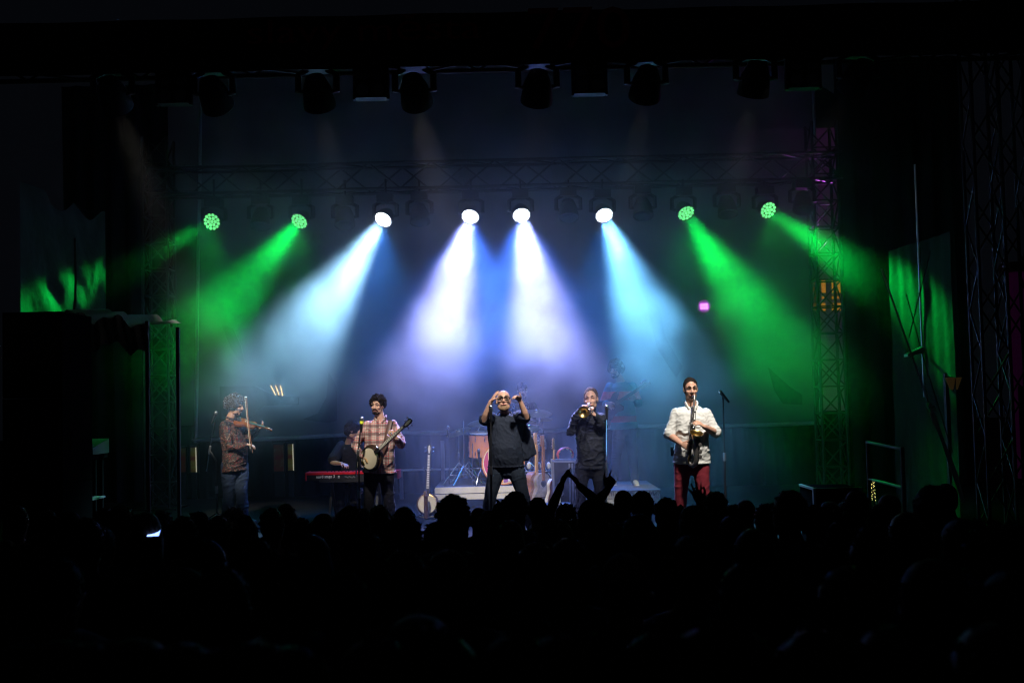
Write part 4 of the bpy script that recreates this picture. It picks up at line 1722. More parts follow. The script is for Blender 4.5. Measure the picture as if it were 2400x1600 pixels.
def banjo(name_label, origin, xdir, normal, L=.62, strap=None, k=1.0):
    t = thing('banjo', name_label, 'banjo', origin, 'banjos on the stage')
    M = frame(V((0, 0, 0)), xdir, normal) @ Matrix.Scale(k, 4)

    def put(mb, name, mt, par=t):
        mb.v = [M @ p for p in mb.v]
        return link(name, mb.mesh(name), mt, par)
    m = MB()
    m.lathe([(0, .03), (.136, .03), (.136, .022), (0, .022)], None, 36)
    hd = put(m, 'drum_head', M_CREAM)
    m = MB()
    m.lathe([(.137, .036), (.146, .034), (.146, .018), (.137, .018), (.137, .036)], None, 36)
    put(m, 'tension_hoop', M_BRASS)
    m = MB()
    m.lathe([(.134, .02), (.141, .02), (.141, -.045), (.134, -.045), (.134, .02)], None, 36)
    put(m, 'rim', M_ROSE)
    m = MB()
    m.lathe([(.145, -.012), (.17, -.012), (.172, -.05), (.14, -.085), (0, -.09), (0, -.08), (.135, -.075), (.16, -.048), (.16, -.02), (.145, -.02)], None, 36)
    put(m, 'resonator', M_ROSE)
    m = MB()
    for i in range(24):
        a = 2 * PI * (i + .5) / 24
        m.rod((.148 * math.cos(a), .148 * math.sin(a), .03), (.148 * math.cos(a), .148 * math.sin(a), -.02), .0032, seg=5)
        m.ball((.152 * math.cos(a), .152 * math.sin(a), -.01), .007, seg=6, rings=4)
    kind(put(m, 'tension_hook', M_CHROME), 'stuff')
    m = MB()
    m.prism([(.12, -.025), (.12 + L, -.0165), (.12 + L, .0165), (.12, .025)], .012, .034)
    put(m, 'neck', M_ROSE)
    fb = MB()
    fb.prism([(.125, -.0245), (.118 + L, -.016), (.118 + L, .016), (.125, .0245)], .0345, .04)
    fbo = put(fb, 'fingerboard', M_BLACK)
    x = .118 + L
    for i in range(16):
        x2 = x - (L + .22) * .056 * (.945 ** i)
        if x2 < .14:
            break
        c = (x + x2) / 2
        m = MB()
        w_ = .0085 + .004 * (1 - (c - .12) / L)
        m.box((x2 + .004, -w_ * 1.7, .0403), (x - .004, w_ * 1.7, .0415))
        put(m, 'inlay', M_IVORY, fbo)
        x = x2
    m = MB()
    h0 = .12 + L
    m.prism([(h0, -.017), (h0 + .03, -.03), (h0 + .08, -.027), (h0 + .12, -.036), (h0 + .15, -.02), (h0 + .155, 0), (h0 + .15, .02), (h0 + .12, .036), (h0 + .08, .027), (h0 + .03, .03), (h0, .017)], .008, .024)
    put(m, 'headstock', M_BLACK)
    m = MB()
    m.prism([(h0 + .02, -.008), (h0 + .08, -.02), (h0 + .13, -.012), (h0 + .145, 0), (h0 + .13, .012), (h0 + .08, .02), (h0 + .02, .008)], .0245, .026)
    put(m, 'headstock_inlay', M_IVORY)
    m = MB()
    pegs(m, [((h0 + .045, .028, .016), 1), ((h0 + .045, -.028, .016), -1), ((h0 + .11, .034, .016), 1), ((h0 + .11, -.034, .016), -1)], .008, .02)
    put(m, 'tuning_peg', M_CHROME)
    m = MB()
    pegs(m, [((.12 + L * .62, .02, .025), 1)], .008, .02)
    put(m, 'fifth_peg', M_CHROME)
    m = MB()
    m.box((-.055, -.03, .03), (-.045, .03, .046))
    put(m, 'bridge', M_MAPLE)
    m = MB()
    m.box((-.15, -.02, .036), (-.1, .02, .044))
    put(m, 'tailpiece', M_BRASS)
    return t, M


o = at(869, 1073, 14.8 - .33)
banjo('cream headed banjo held by the plaid shirted player, neck pointing up', o, V((.66, -.5, .55)), V((-.6, -.8, -.02)), .6)
o = at(1002, 1181, 16.1)
tb, _ = banjo('cream headed banjo standing upright on a floor stand', o, V((.045, .16, 1)), V((-.1, -1, .16)), .62, k=.94)
st = thing('banjo_stand', 'small black floor stand holding the upright banjo', 'stand', V((o.x, o.y, STAGE)))
m = MB()
m.rod((o.x, o.y + .12, STAGE + .03), (o.x, o.y + .2, STAGE + .72), .012)
m.build('post', M_BLACK, st)
for dx, dy in ((-.2, -.16), (.2, -.16), (0, .3)):
    m = MB()
    m.rod((o.x, o.y + .12, STAGE + .1), (o.x + dx, o.y + dy, STAGE + .012), .01)
    m.build('leg', M_BLACK, st)
m = MB()
m.rod((o.x - .12, o.y - .1, STAGE + .035), (o.x + .12, o.y - .1, STAGE + .035), .012)
m.rod((o.x, o.y - .1, STAGE + .035), (o.x, o.y + .12, STAGE + .06), .012)
m.build('cradle', M_BLACK, st)
m = MB()
m.tube([(o.x - .06, o.y + .16, STAGE + .7), (o.x - .05, o.y + .06, STAGE + .7), (o.x + .05, o.y + .06, STAGE + .7), (o.x + .06, o.y + .16, STAGE + .7)], .01, 8)
m.build('yoke', M_BLACK, st)
bs = thing('leather_strap', 'brown leather strap hanging down over the upright banjo', 'strap', o)
m = MB()
m.tube([at(996, 1150, 15.9), at(998, 1160, 15.88), at(998, 1190, 15.9), at(999, 1214, 15.93)], [(.026, .007), (.028, .007), (.028, .007), (.03, .007)], 8, side=V((1, 0, 0)))
m.tube([at(998, 1160, 15.87), at(998, 1164, 15.87)], [(.03, .009), (.03, .009)], 8, side=V((1, 0, 0)))
m.build('band', M_LEATHER, bs)


def violin():
    o0, o1 = at(548, 986, 16.0 - .02), at(636, 1007, 16.0 - .14)
    x = (o1 - o0)
    k = x.length / .6
    t = thing('violin', 'reddish brown violin held under the chin of the man in profile', 'violin', o0)
    M = frame(V((0, 0, 0)), x, V((-.2, -.4, .9))) @ Matrix.Scale(k, 4)

    def put(mb, name, mt, par=t):
        mb.v = [M @ p for p in mb.v]
        return link(name, mb.mesh(name), mt, par)

    def half(u):           # half width along the body, 0 tail .. 1 neck end
        a = .1 * math.sqrt(max(0, 1 - ((u - .27) / .29) ** 2)) if u < .56 else 0
        b = .082 * math.sqrt(max(0, 1 - ((u - .79) / .22) ** 2)) if u > .57 else 0
        c = .055 if .2 < u < .9 else 0
        return max(a, b, c)
    us = [0, .01, .03, .07, .13, .2, .28, .36, .42, .46, .5, .54, .58, .62, .68, .75, .82, .89, .95, .985, 1]
    up = [(.36 * u, half(u) if 0 < u < 1 else .02) for u in us]
    pts = up + [(x_, -y_) for x_, y_ in reversed(up)]
    varn = mat('violin_varnish', (.17, .05, .013), .16, 0, .6, vary=.35, nscale=9)
    m = MB()
    m.prism(pts[::-1], -.017, .017)
    put(m, 'body', varn)
    m = MB()
    m.tube([(.02, 0, .012), (.1, 0, .016), (.2, 0, .017), (.3, 0, .015), (.345, 0, .012)], [(.05, .008), (.085, .013), (.05, .014), (.07, .011), (.04, .006)], 16, side=V((0, 1, 0)))
    put(m, 'belly', varn)
    m = MB()
    m.tube([(.34, 0, .005), (.5, 0, .01), (.57, 0, .008)], [.016, .013, .011], 10)
    put(m, 'neck', varn)
    m = MB()
    m.prism([(.235, -.021), (.5, -.012), (.5, .012), (.235, .021)], .036, .043, Matrix.Rotation(math.radians(1.5), 4, 'Y'))
    put(m, 'fingerboard', M_BLACK)
    m = MB()
    m.tube([(.5, 0, .008), (.56, 0, .002), (.59, 0, .0)], [(.011, .014), (.011, .014), (.01, .012)], 10)
    m.ball((.598, 0, -.006), (.018, .018, .018), seg=12, rings=8)
    put(m, 'scroll', varn)
    m = MB()
    pegs(m, [((.52, .008, .006), 1), ((.54, -.008, .005), -1), ((.555, .008, .003), 1), ((.57, -.008, .002), -1)], .006, .02)
    put(m, 'peg', M_BLACK)
    m = MB()
    m.box((.192, -.021, .02), (.2, .021, .052))
    put(m, 'bridge', M_MAPLE)
    m = MB()
    m.prism([(.01, -.01), (.12, -.02), (.12, .02), (.01, .01)], .026, .036)
    put(m, 'tailpiece', M_BLACK)
    m = MB()
    m.ball((.04, .055, .035), (.045, .035, .012))
    put(m, 'chin_rest', M_BLACK)
    b0, b1 = at(578, 932, 15.72), at(592, 1060, 15.76)
    t = thing('violin_bow', 'upright pale violin bow in the violinist hand', 'bow', b1)
    m = MB()
    d = (b1 - b0)
    sd = V((-.9, -.35, 0))
    m.tube([b0, b0.lerp(b1, .3) + sd * .012, b0.lerp(b1, .6) + sd * .012, b1], [.0042, .0048, .0055, .006], 8)
    m.build('stick', mat('pernambuco', (.3, .12, .05), .3), t)
    m = MB()
    m.bar(b0 + V((-.02, -.02, .01)), b0.lerp(b1, .93) + V((-.022, -.02, 0)), .003, .006)
    m.build('bow_hair', mat('horse_hair', (.62, .48, .34), .5), t)
    m = MB()
    m.tube([b0 + V((0, 0, .012)), b0 + V((-.022, -.02, .014))], .005, 6)
    m.build('bow_tip', M_IVORY, t)
    c = b0.lerp(b1, .93)
    m = MB()
    m.bar(c + V((-.01, -.01, .03)), c + V((-.012, -.01, -.03)), .014, .026)
    m.build('frog', M_BLACK, t)


violin()


def trumpet():
    D = 15.0
    mp = at(1382, 950, D - .14)
    bell = at(1368, 965, D - .62)
    t = thing('trumpet', 'brass trumpet pointing at the crowd from the fair haired player', 'trumpet', mp)
    x = bell - mp
    L = x.length
    M = frame(mp, x, V((0, 0, 1)))
    m = MB(M)
    prof = [(.0065, .0), (.0068, L * .55), (.009, L * .72), (.0145, L * .84), (.03, L * .93), (.054, L * .98), (.076, L), (.074, L - .001), (.052, L * .975), (.025, L * .925), (.0125, L * .835), (.006, L * .7)]
    R = Matrix(((0, 0, 1, 0), (1, 0, 0, 0), (0, 1, 0, 0), (0, 0, 0, 1)))
    m.lathe(prof, R @ Matrix.Identity(4), 28)
    m.build('bell', M_BRASS, t)
    m = MB(M)
    m.tube([(-.085, .045, .0), (-.02, .045, 0), (L * .68, .045, -.0), (L * .74, .045, -.02), (L * .74, .045, -.05), (L * .68, .045, -.06), (L * .3, .045, -.06)], .0058, 8)
    m.build('lead_pipe', M_BRASS, t)
    m = MB(M)
    m.tube([(0, 0, 0), (-.05, .0, 0), (-.07, 0, -.03), (-.05, .0, -.06), (L * .3, 0.02, -.06)], .0058, 8)
    m.build('tuning_slide', M_CHROME, t)
    for i in range(3):
        m = MB(M)
        xx = L * .34 + i * .032
        m.rod((xx, .022, -.075), (xx, .022, .035), .0115, seg=12)
        v = m.build('valve', M_CHROME, t)
        m = MB(M)
        m.rod((xx, .022, .035), (xx, .022, .06), .004)
        m.lathe([(0, 0), (.009, 0), (.009, .004), (0, .006)], Matrix.Translation((xx, .022, .06)), 12)
        m.build('valve_button', M_IVORY, v)
    m = MB(M)
    m.lathe([(.0, 0), (.006, 0), (.009, -.05), (.0135, -.07), (.0135, -.078), (0, -.074)], Matrix.Translation((-.08, .045, 0)) @ R, 14)
    m.build('mouthpiece', M_CHROME, t)


trumpet()


def saxophone():
    D = 13.7
    t = thing('saxophone', 'dark nickel tenor saxophone with gold bell played by the man in white', 'saxophone', at(1622, 1010, D - .25))
    P = lambda x, y, dy: at(x, y, D + dy)
    m = MB()
    top = P(1627.5, 937, -.25)
    m.tube([P(1622, 932, -.13), P(1625, 927, -.17), P(1628, 927, -.22), top], [.008, .0095, .0115, .0125], 10)
    m.build('neck', M_DARKSILVER, t)
    m = MB()
    m.tube([P(1621.5, 934, -.105), P(1622.5, 932, -.14)], [(.012, .009), .011], 10)
    m.build('mouthpiece', M_BLACK, t)
    m = MB()
    bot = P(1615, 1078, -.27)
    m.tube([top, top.lerp(bot, .3), top.lerp(bot, .6), bot, P(1618, 1088, -.29), P(1624, 1091, -.32), P(1630, 1087, -.35), P(1632, 1078, -.36), P(1633, 1050, -.36), P(1633, 1036, -.37), P(1632.5, 1029, -.375)],
           [.0115, .015, .019, .024, .026, .028, .03, .032, .037, .043, .048], 16)
    m.build('body_tube', M_DARKSILVER, t)
    c = P(1632, 1016, -.39)
    m = MB()
    m.lathe([(.052, -.03), (.06, -.008), (.074, .006), (.082, .01), (.08, .012), (.068, .004), (.052, -.02), (.035, -.07), (0, -.08)], zframe(c, V((.12, -.42, .9)), V((1, 0, 0))), 28)
    m.build('bell', M_BRASS, t)
    n = 0
    for u, off, r in [(.12, -.012, .013), (.2, .012, .011), (.27, -.014, .013), (.34, .012, .012), (.4, -.012, .015), (.47, .014, .016), (.54, -.014, .017), (.62, .014, .018), (.7, -.014, .019), (.78, .012, .02), (.88, -.012, .022), (.95, .012, .022)]:
        q = top.lerp(bot, u) + V((off, -.03 - u * .006, 0))
        m = MB()
        m.lathe([(0, 0), (r, 0), (r, .006), (r * .6, .01), (0, .008)], zframe(q, V((off * 10, -1, .1)), V((1, 0, 0))), 12)
        m.build('key_cup', M_CHROME if n % 2 else M_DARKSILVER, t)
        n += 1
    for sx in (-1, 1):
        m = MB()
        m.tube([top.lerp(bot, .1) + V((sx * .022, -.03, 0)), top.lerp(bot, .5) + V((sx * .028, -.035, 0)), top.lerp(bot, .95) + V((sx * .034, -.035, 0))], .0035, 6)
        m.build('key_rod', M_CHROME, t)
    for zz in (1042, 1058, 1070):
        q = P(1633, zz, -.36) + V((.03, -.045, 0))
        m = MB()
        m.lathe([(0, 0), (.026, 0), (.026, .008), (.015, .013), (0, .011)], zframe(q, V((.6, -.8, 0)), V((0, 0, 1))), 14)
        m.build('key_cup', M_DARKSILVER, t)
    m = MB()
    m.tube([P(1614, 1084, -.31), P(1613, 1074, -.32), P(1616, 1066, -.31)], .01, 6)
    m.build('key_guard', M_BRASS, t)


saxophone()


def bass_guitar():
    D = 17.3
    o0 = at(1437, 950, D - .26)
    o1 = at(1509, 903, D - .62)
    x = o1 - o0
    t = thing('bass_guitar', 'dark bass guitar slung on the player in the banded sweater', 'guitar', o0)
    M = frame(V((0, 0, 0)), x, V((-.25, -1, -.1)))
    L = x.length

    def put(mb, name, mt, par=t):
        mb.v = [M @ p for p in mb.v]
        return link(name, mb.mesh(name), mt, par)
    m = MB()
    m.prism([(-.26, .02), (-.24, .12), (-.16, .165), (-.05, .13), (.04, .11), (.12, .15), (.2, .15), (.18, .09), (.11, .05), (.1, -.03), (.14, -.1), (.1, -.14), (.02, -.12), (-.06, -.13), (-.16, -.17), (-.24, -.12)], -.02, .02)
    put(m, 'body', mat('bass_black', (.02, .02, .025), .2))
    m = MB()
    m.prism([(.08, -.028), (L - .06, -.021), (L - .06, .021), (.08, .028)], .015, .036)
    put(m, 'neck', M_ROSE)
    m = MB()
    m.prism([(L - .07, -.02), (L - .02, -.04), (L + .12, -.03), (L + .13, 0), (L + .06, .03), (L - .06, .022)], .012, .03)
    put(m, 'headstock', M_ROSE)
    for i in range(4):
        m = MB()
        pegs(m, [((L - .01 + i * .03, .02, .02), 1)], .012, .025)
        put(m, 'tuning_peg', M_CHROME)
    for a in (-.02, -.1):
        m = MB()
        m.box((a - .02, -.045, .02), (a + .02, .045, .03))
        put(m, 'pickup', M_BLACK)


bass_guitar()


def guitar(label, px, top_y, D, yaw, tilt, body_m, neck_m, face_m, acoustic=True, lean=0.0):
    base = at(px, 1180, D)
    base.z = STAGE + .08
    top = at(px + lean, top_y, D)
    L = top.z - base.z
    x = (top - base).normalized()
    n = V((math.sin(yaw), -math.cos(yaw), 0))
    t = thing('guitar', label, 'guitar', base, 'guitars in the floor rack')
    M = frame(V((0, 0, 0)), x, n) @ Matrix.Scale(L / 1.0, 4)

    def put(mb, name, mt, par=t):
        mb.v = [M @ p for p in mb.v]
        return link(name, mb.mesh(name), mt, par)

    def half(u):
        if u < .56:
            return .185 * math.sqrt(max(0, 1 - ((u - .3) / .305) ** 2))
        return 0
    us = [0, .02, .06, .14, .24, .34, .44, .52, .6, .68, .76, .84, .92, .97, 1]
    pr = [.04, .1, .15, .18, .188, .178, .15, .125, .115, .125, .138, .135, .105, .06, .03]
    bl = .48 if acoustic else .42
    up = [(bl * u, w_) for u, w_ in zip(us, pr)]
    pts = up + [(a, -b) for a, b in reversed(up)]
    th = .05 if acoustic else .02
    m = MB()
    m.prism(pts[::-1], -th, th)
    put(m, 'body', body_m)
    m = MB()
    m.prism([(a * .98 + .005, b * .965) for a, b in pts][::-1], th + .001, th + .004)
    put(m, 'soundboard', face_m)
    if acoustic:
        m = MB()
        m.lathe([(0, 0), (.05, 0), (.05, .003), (0, .003)], Matrix.Translation((bl * .7, 0, th + .004)), 20)
        put(m, 'sound_hole', M_BLACK)
    m = MB()
    m.box((bl * .3 - .01, -.06, th + .004), (bl * .3 + .01, .06, th + .012))
    put(m, 'bridge', M_ROSE)
    m = MB()
    m.prism([(bl * .78, -.028), (.84, -.021), (.84, .021), (bl * .78, .028)], th - .01, th + .012)
    put(m, 'neck', neck_m)
    m = MB()
    m.prism([(.84, -.022), (.86, -.036), (.99, -.03), (1.0, 0), (.99, .03), (.86, .036), (.84, .022)], th - .03, th - .012)
    put(m, 'headstock', neck_m)
    for i in range(3):
        for s in (-1, 1):
            m = MB()
            pegs(m, [((.875 + i * .04, s * .034, th - .02), s)], .009, .018)
            put(m, 'tuning_peg', M_CHROME)
    return t


guitar('brown acoustic guitar nearest the singer in the rack, light headstock', 1250, 1013, 16.5, .95, 0, M_SUNB, M_MAPLE, M_SUNB)
guitar('patterned guitar with reddish headstock standing mid rack', 1267, 1019, 16.5, .8, 0, mat('guitar_grey', (.2, .17, .16), .3, vary=.6, nscale=18), M_SUNB, mat('guitar_patterned', (.22, .2, .2), .3, vary=.8, nscale=22))
guitar('slim electric guitar with bright maple neck at the rack end', 1291, 1026, 16.4, 1.15, 0, mat('guitar_white', (.6, .55, .48), .3), M_MAPLE, M_ORANGE, False, 6)
c = at(1265, 1150, 16.5)
rk = thing('guitar_rack', 'black floor rack with padded dividers holding three guitars', 'guitar rack', V((c.x, 16.5, STAGE)))
for zz, yy in ((.06, -.15), (.06, .2), (.58, .26)):
    m = MB()
    m.rod((c.x - .3, 16.5 + yy, STAGE + zz), (c.x + .3, 16.5 + yy, STAGE + zz), .014)
    m.build('bar', M_BLACK, rk)
for sx in (-1, 1):
    m = MB()
    m.tube([(c.x + sx * .3, 16.3, STAGE + .012), (c.x + sx * .3, 16.76, STAGE + .012), (c.x + sx * .3, 16.76, STAGE + .6)], .014, 8)
    m.build('side_frame', M_BLACK, rk)
for px in (1240, 1263, 1286):
    q = at(px, 1091, 16.62)
    m = MB()
    m.ball(q, (.036, .03, .055))
    m.build('divider_pad', mat('pad_grey', (.3, .3, .3), .8), rk)

# tambourine on a black flight case
CASE = at(1321, 1079, 15.9)
fc = thing('flight_case', 'black flight case with silver edges beside the trumpeter', 'flight case', V((CASE.x, 15.9, STAGE)))
x0, x1 = at(1296, 1080, 15.9).x, at(1349, 1080, 15.9).x
m = MB()
m.box((x0, 15.9, STAGE + .01), (x1, 16.4, CASE.z - .01))
m.build('shell', M_BLACK, fc, smooth=False)
for x in (x0, x1):
    for y in (15.9, 16.4):
        m = MB()
        m.box((x - .014, y - .014, STAGE), (x + .014, y + .014, CASE.z))
        m.build('edge', M_ALU, fc, smooth=False)
for y in (15.9, 16.4):
    m = MB()
    m.box((x0 + .014, y - .012, CASE.z - .026), (x1 - .014, y + .012, CASE.z - .001))
    m.build('edge', M_ALU, fc, smooth=False)
for i in range(2):
    xx = x0 + (x1 - x0) * (.72 + .13 * i)
    m = MB()
    m.box((xx - .012, 15.888, STAGE + .02), (xx + .012, 15.9, CASE.z - .04))
    m.build('rail', M_ALU, fc, smooth=False)
m = MB()
m.box((x0 + .06, 15.885, STAGE + .3), (x0 + .14, 15.9, STAGE + .36))
m.build('latch', M_CHROME, fc, smooth=False)
tm = thing('tambourine', 'red half moon tambourine standing on the flight case', 'tambourine', CASE + V((0, .1, 0)))
M_TAMB = mat('tambourine_red', (.62, .08, .05), .35)
m = MB()
cx = at(1325, 1070, 16.0)
pts = []
for i in range(25):
    a = -.45 + (PI + .9) * i / 24
    pts.append(V((cx.x + .112 * math.cos(a), 16.0 + .06 * math.cos(a), CASE.z + .075 + .1 * math.sin(a))))
m.tube(pts, [(.028, .009)] * 25, 8, side=V((.4, -1, 0)))
m.build('frame', M_TAMB, tm)
for i in (2, 6, 10, 14, 18, 22):
    m = MB()
    m.lathe([(0, -.004), (.022, -.003), (.022, .003), (0, .004)], zframe(pts[i] * .93 + V((cx.x, 16.0, CASE.z + .075)) * .07, V((.4, -1, 0))), 12)
    m.build('jingle', M_BRASS, tm)
bt = at(1308, 1163, 15.4)
lc = thing('case_lid', 'low black equipment box beside the flight case', 'box', V((bt.x, 15.5, STAGE)))
m = MB()
z_top = at(1308, 1180, 15.4).z
m.box((bt.x - .2, 15.25, STAGE), (bt.x + .16, 15.6, z_top))
m.build('shell', M_BLACK, lc, smooth=False)
m = MB()
m.box((bt.x - .205, 15.243, z_top - .03), (bt.x + .165, 15.607, z_top + .003))
m.build('lid', M_HOUSING, lc, smooth=False)
wb = thing('water_bottle', 'clear water bottle standing on the low equipment box', 'bottle', V((bt.x, 15.4, z_top)))
M_PET = mat('bottle_clear', (.5, .52, .55), .15, 0, .6, vary=.1)
m = MB()
m.lathe([(0, .004), (.033, .004), (.036, .02), (.036, .1), (.034, .12), (.036, .14), (.034, .16), (.016, .195), (.014, .21), (0, .21)], Matrix.Translation((bt.x, 15.4, z_top)), 18)
m.build('bottle_body', M_PET, wb)
m = MB()
m.lathe([(0, .208), (.0165, .208), (.0165, .232), (0, .234)], Matrix.Translation((bt.x, 15.4, z_top)), 14)
m.build('cap', M_WHITE, wb)

# red stage keyboard
KD = 16.0
k0, k1 = at(715, 1108, KD), at(934, 1103, KD)
kz = (k0.z + k1.z) / 2
kb = thing('stage_keyboard', 'red and black stage keyboard in front of the keyboard player', 'keyboard', V(((k0.x + k1.x) / 2, KD, kz)))
kx0, kx1 = k0.x, k1.x
m = MB()
m.box((kx0 + .02, KD + .012, kz - .105), (kx1 - .02, KD + .33, kz - .016))
m.build('back_panel', M_BLACK, kb, smooth=False)
m = MB()
m.box((kx0 + .02, KD, kz - .03), (kx1 - .02, KD + .33, kz))
m.build('top_panel', M_REDP, kb, smooth=False)
for x, sg in ((kx0, 1), (kx1, -1)):
    m = MB()
    m.box((min(x, x + sg * .018), KD - .004, kz - .11), (max(x, x + sg * .018), KD + .36, kz + .004))
    m.build('end_cheek', M_REDP, kb, smooth=False)
keys_w = MB()
nk = 42
for i in range(nk):
    a = kx0 + .04 + (kx1 - kx0 - .08) * i / nk
    b = kx0 + .04 + (kx1 - kx0 - .08) * (i + .92) / nk
    keys_w.box((a, KD + .34, kz - .03), (b, KD + .49, kz - .01))
keys_w.build('white_key', M_IVORY, kb, smooth=False)
kb.children[-1]['kind'] = 'stuff'
for i in range(10):
    m = MB()
    x = kx0 + .3 + i * .05
    m.rod((x, KD + .1 + (i % 2) * .05, kz), (x, KD + .1 + (i % 2) * .05, kz + .014), .009)
    m.build('knob', M_BLACK, kb)
place_text('nord stage 3', at(741.5, 1122.6, KD + .004), at(784.5, 1121.1, KD + .004), .055, M_WHITE, 'lettering', kb)
for x, y in ((794, 1115), (794, 1118.5)):
    m = MB()
    p = at(x, y, KD + .006)
    m.box((p.x - .012, KD + .004, p.z - .004), (p.x + .012, KD + .012, p.z + .004))
    m.build('print_mark', M_WHITE, kb, smooth=False)
for i in range(8):
    p = at(809 + i * 3.2, 1116 + (i % 3), KD + .006)
    m = MB()
    m.box((p.x - .007, KD + .004, p.z - .011), (p.x + .007, KD + .012, p.z + .008))
    m.build('socket', M_GREY, kb, smooth=False)
ks = thing('keyboard_stand', 'black crossed leg stand under the red keyboard', 'stand', V(((kx0 + kx1) / 2, KD, STAGE)))
for sx in (.25, .75):
    xx = kx0 + (kx1 - kx0) * sx
    m = MB()
    m.bar((xx, KD - .02, STAGE + .02), (xx, KD + .4, kz - .12), .035, .035)
    m.build('leg', M_BLACK, ks, smooth=False)
    m = MB()
    m.bar((xx + .04, KD + .4, STAGE + .02), (xx + .04, KD - .02, kz - .12), .035, .035)
    m.build('leg', M_BLACK, ks, smooth=False)
for yy, zz in ((-.02, .02), (.4, .02)):
    m = MB()
    m.bar((kx0 + .2, KD + yy, STAGE + zz), (kx1 - .2, KD + yy, STAGE + zz), .035, .035)
    m.build('foot', M_BLACK, ks, smooth=False)
for yy in (-.02, .4):
    m = MB()
    m.bar((kx0 + .2, KD + yy, kz - .123), (kx1 - .2, KD + yy, kz - .123), .03, .03)
    m.build('support', M_BLACK, ks, smooth=False)

# ------------------------------------------------------------------ risers, rail and drum kit


def riser(label, x0, x1, y0, y1, h, deck, carpet, group):
    c = V(((x0 + x1) / 2, y0, STAGE))
    t = thing('stage_riser', label, 'riser', c, group)
    z = STAGE + h
    m = MB()
    m.box((x0, y0 + .002, z - .02), (x1, y1, z - .002))
    m.build('deck', deck, t, smooth=False)
    m = MB()
    m.box((x0, y0 - .02, z - .095), (x1, y0, z))
    m.build('edge_beam', M_BAND, t, smooth=False)
    m = MB()
    m.box((x0, y0 - .012, z - .19), (x1, y0, z - .108))
    m.build('lower_beam', M_BAND, t, smooth=False)
    for x in (x0, x1):
        m = MB()
        m.box((x - .012, y0 + .001, z - .19), (x + .012, y1, z - .024))
        m.build('side_beam', M_ALU, t, smooth=False)
    for x in (x0 + .08, x1 - .08):
        for y in (y0 + .08, y1 - .08):
            m = MB()
            m.rod((x, y, STAGE), (x, y, z - .02), .024)
            m.build('leg', M_GREY, t)
    if carpet:
        m = MB()
        n = 26
        rr = random.Random(4)
        pts = []
        for i in range(n + 1):
            pts.append((x0 - .02 + (x1 - x0 + .04) * i / n, y0 - .03 + rr.uniform(-.008, .008)))
        poly = pts + [(x1 + .02, y1), (x0 - .02, y1)]
        m.prism(poly, z, z + .012)
        cp = m.build('carpet', M_CARPET, t, smooth=False)
        m = MB()
        for i in range(150):
            x = x0 + (x1 - x0) * rr.random()
            l = rr.uniform(.03, .07)
            m.bar((x, y0 - .032, z + .006), (x + rr.uniform(-.015, .015), y0 - .04, z - l), .006, .005)
        kind(m.build('fringe', M_CARPET, t, smooth=False), 'stuff')
    return t, z


R1Y = 17.45
x0 = at(1020, 1143, R1Y).x
x1 = at(1300, 1138, R1Y).x
riser('low drum riser with pale double edge beams behind the singer', x0, x1, R1Y, 19.2, RIS1, M_PLY, False, 'stage risers')
x0 = at(1416, 1155, 16.35).x
x1 = at(1545, 1151, 16.35).x
riser('low riser under a grey fringed carpet where the bass player stands', x0, x1, 16.35, 18.1, RIS2, M_PLY, True, 'stage risers')
gr = thing('guard_rail', 'thin steel guard rail along the back of the stage', 'railing', V((0, 19.4, STAGE)))
xa, xb = at(930, 1100, 19.4).x, at(1345, 1076, 19.4).x
rz = at(1100, 1098, 19.4).z
m = MB()
m.rod((xa, 19.4, rz), (xb, 19.4, rz), .018)
m.build('rail', M_ALU, gr)
for px in (940, 1038, 1160, 1340):
    x = at(px, 1100, 19.4).x
    m = MB()
    m.box((x - .03, 19.37, STAGE), (x + .03, 19.43, at(1038, 1032, 19.4).z if px == 1038 else rz))
    m.build('post', M_GREY, gr, smooth=False)

ZR = STAGE + RIS1


def drum_shell(t, c, axis, r, h, shell, hoop, head, lugs=8):
    M = zframe(c, axis, V((1, 0, 0)))
    m = MB(M)
    m.lathe([(r, -h / 2), (r, h / 2), (r * .96, h / 2), (r * .96, -h / 2), (r, -h / 2)], None, 32)
    m.build('shell', shell, t)
    for s in (-1, 1):
        m = MB(M)
        z = s * h / 2
        m.lathe([(r * .98, z - .012), (r * 1.04, z - .012), (r * 1.04, z + .012), (r * .98, z + .012), (r * .98, z - .012)], None, 32)
        m.build('hoop', hoop, t)
        m = MB(M)
        m.lathe([(0, z - s * .002), (r * .975, z - s * .002), (r * .975, z + s * .002), (0, z + s * .002)], None, 32)
        m.build('head', head, t)
    for i in range(lugs):
        a = 2 * PI * (i + .5) / lugs
        m = MB(M)
        for s in (-1, 1):
            p = V((r * 1.03 * math.cos(a), r * 1.03 * math.sin(a), s * h * .36))
            m.tube([p, p + V((0, 0, -s * .05))], .011, 6)
            m.rod(p, p + V((0, 0, s * h * .16)), .004)
        m.build('lug', M_CHROME, t)


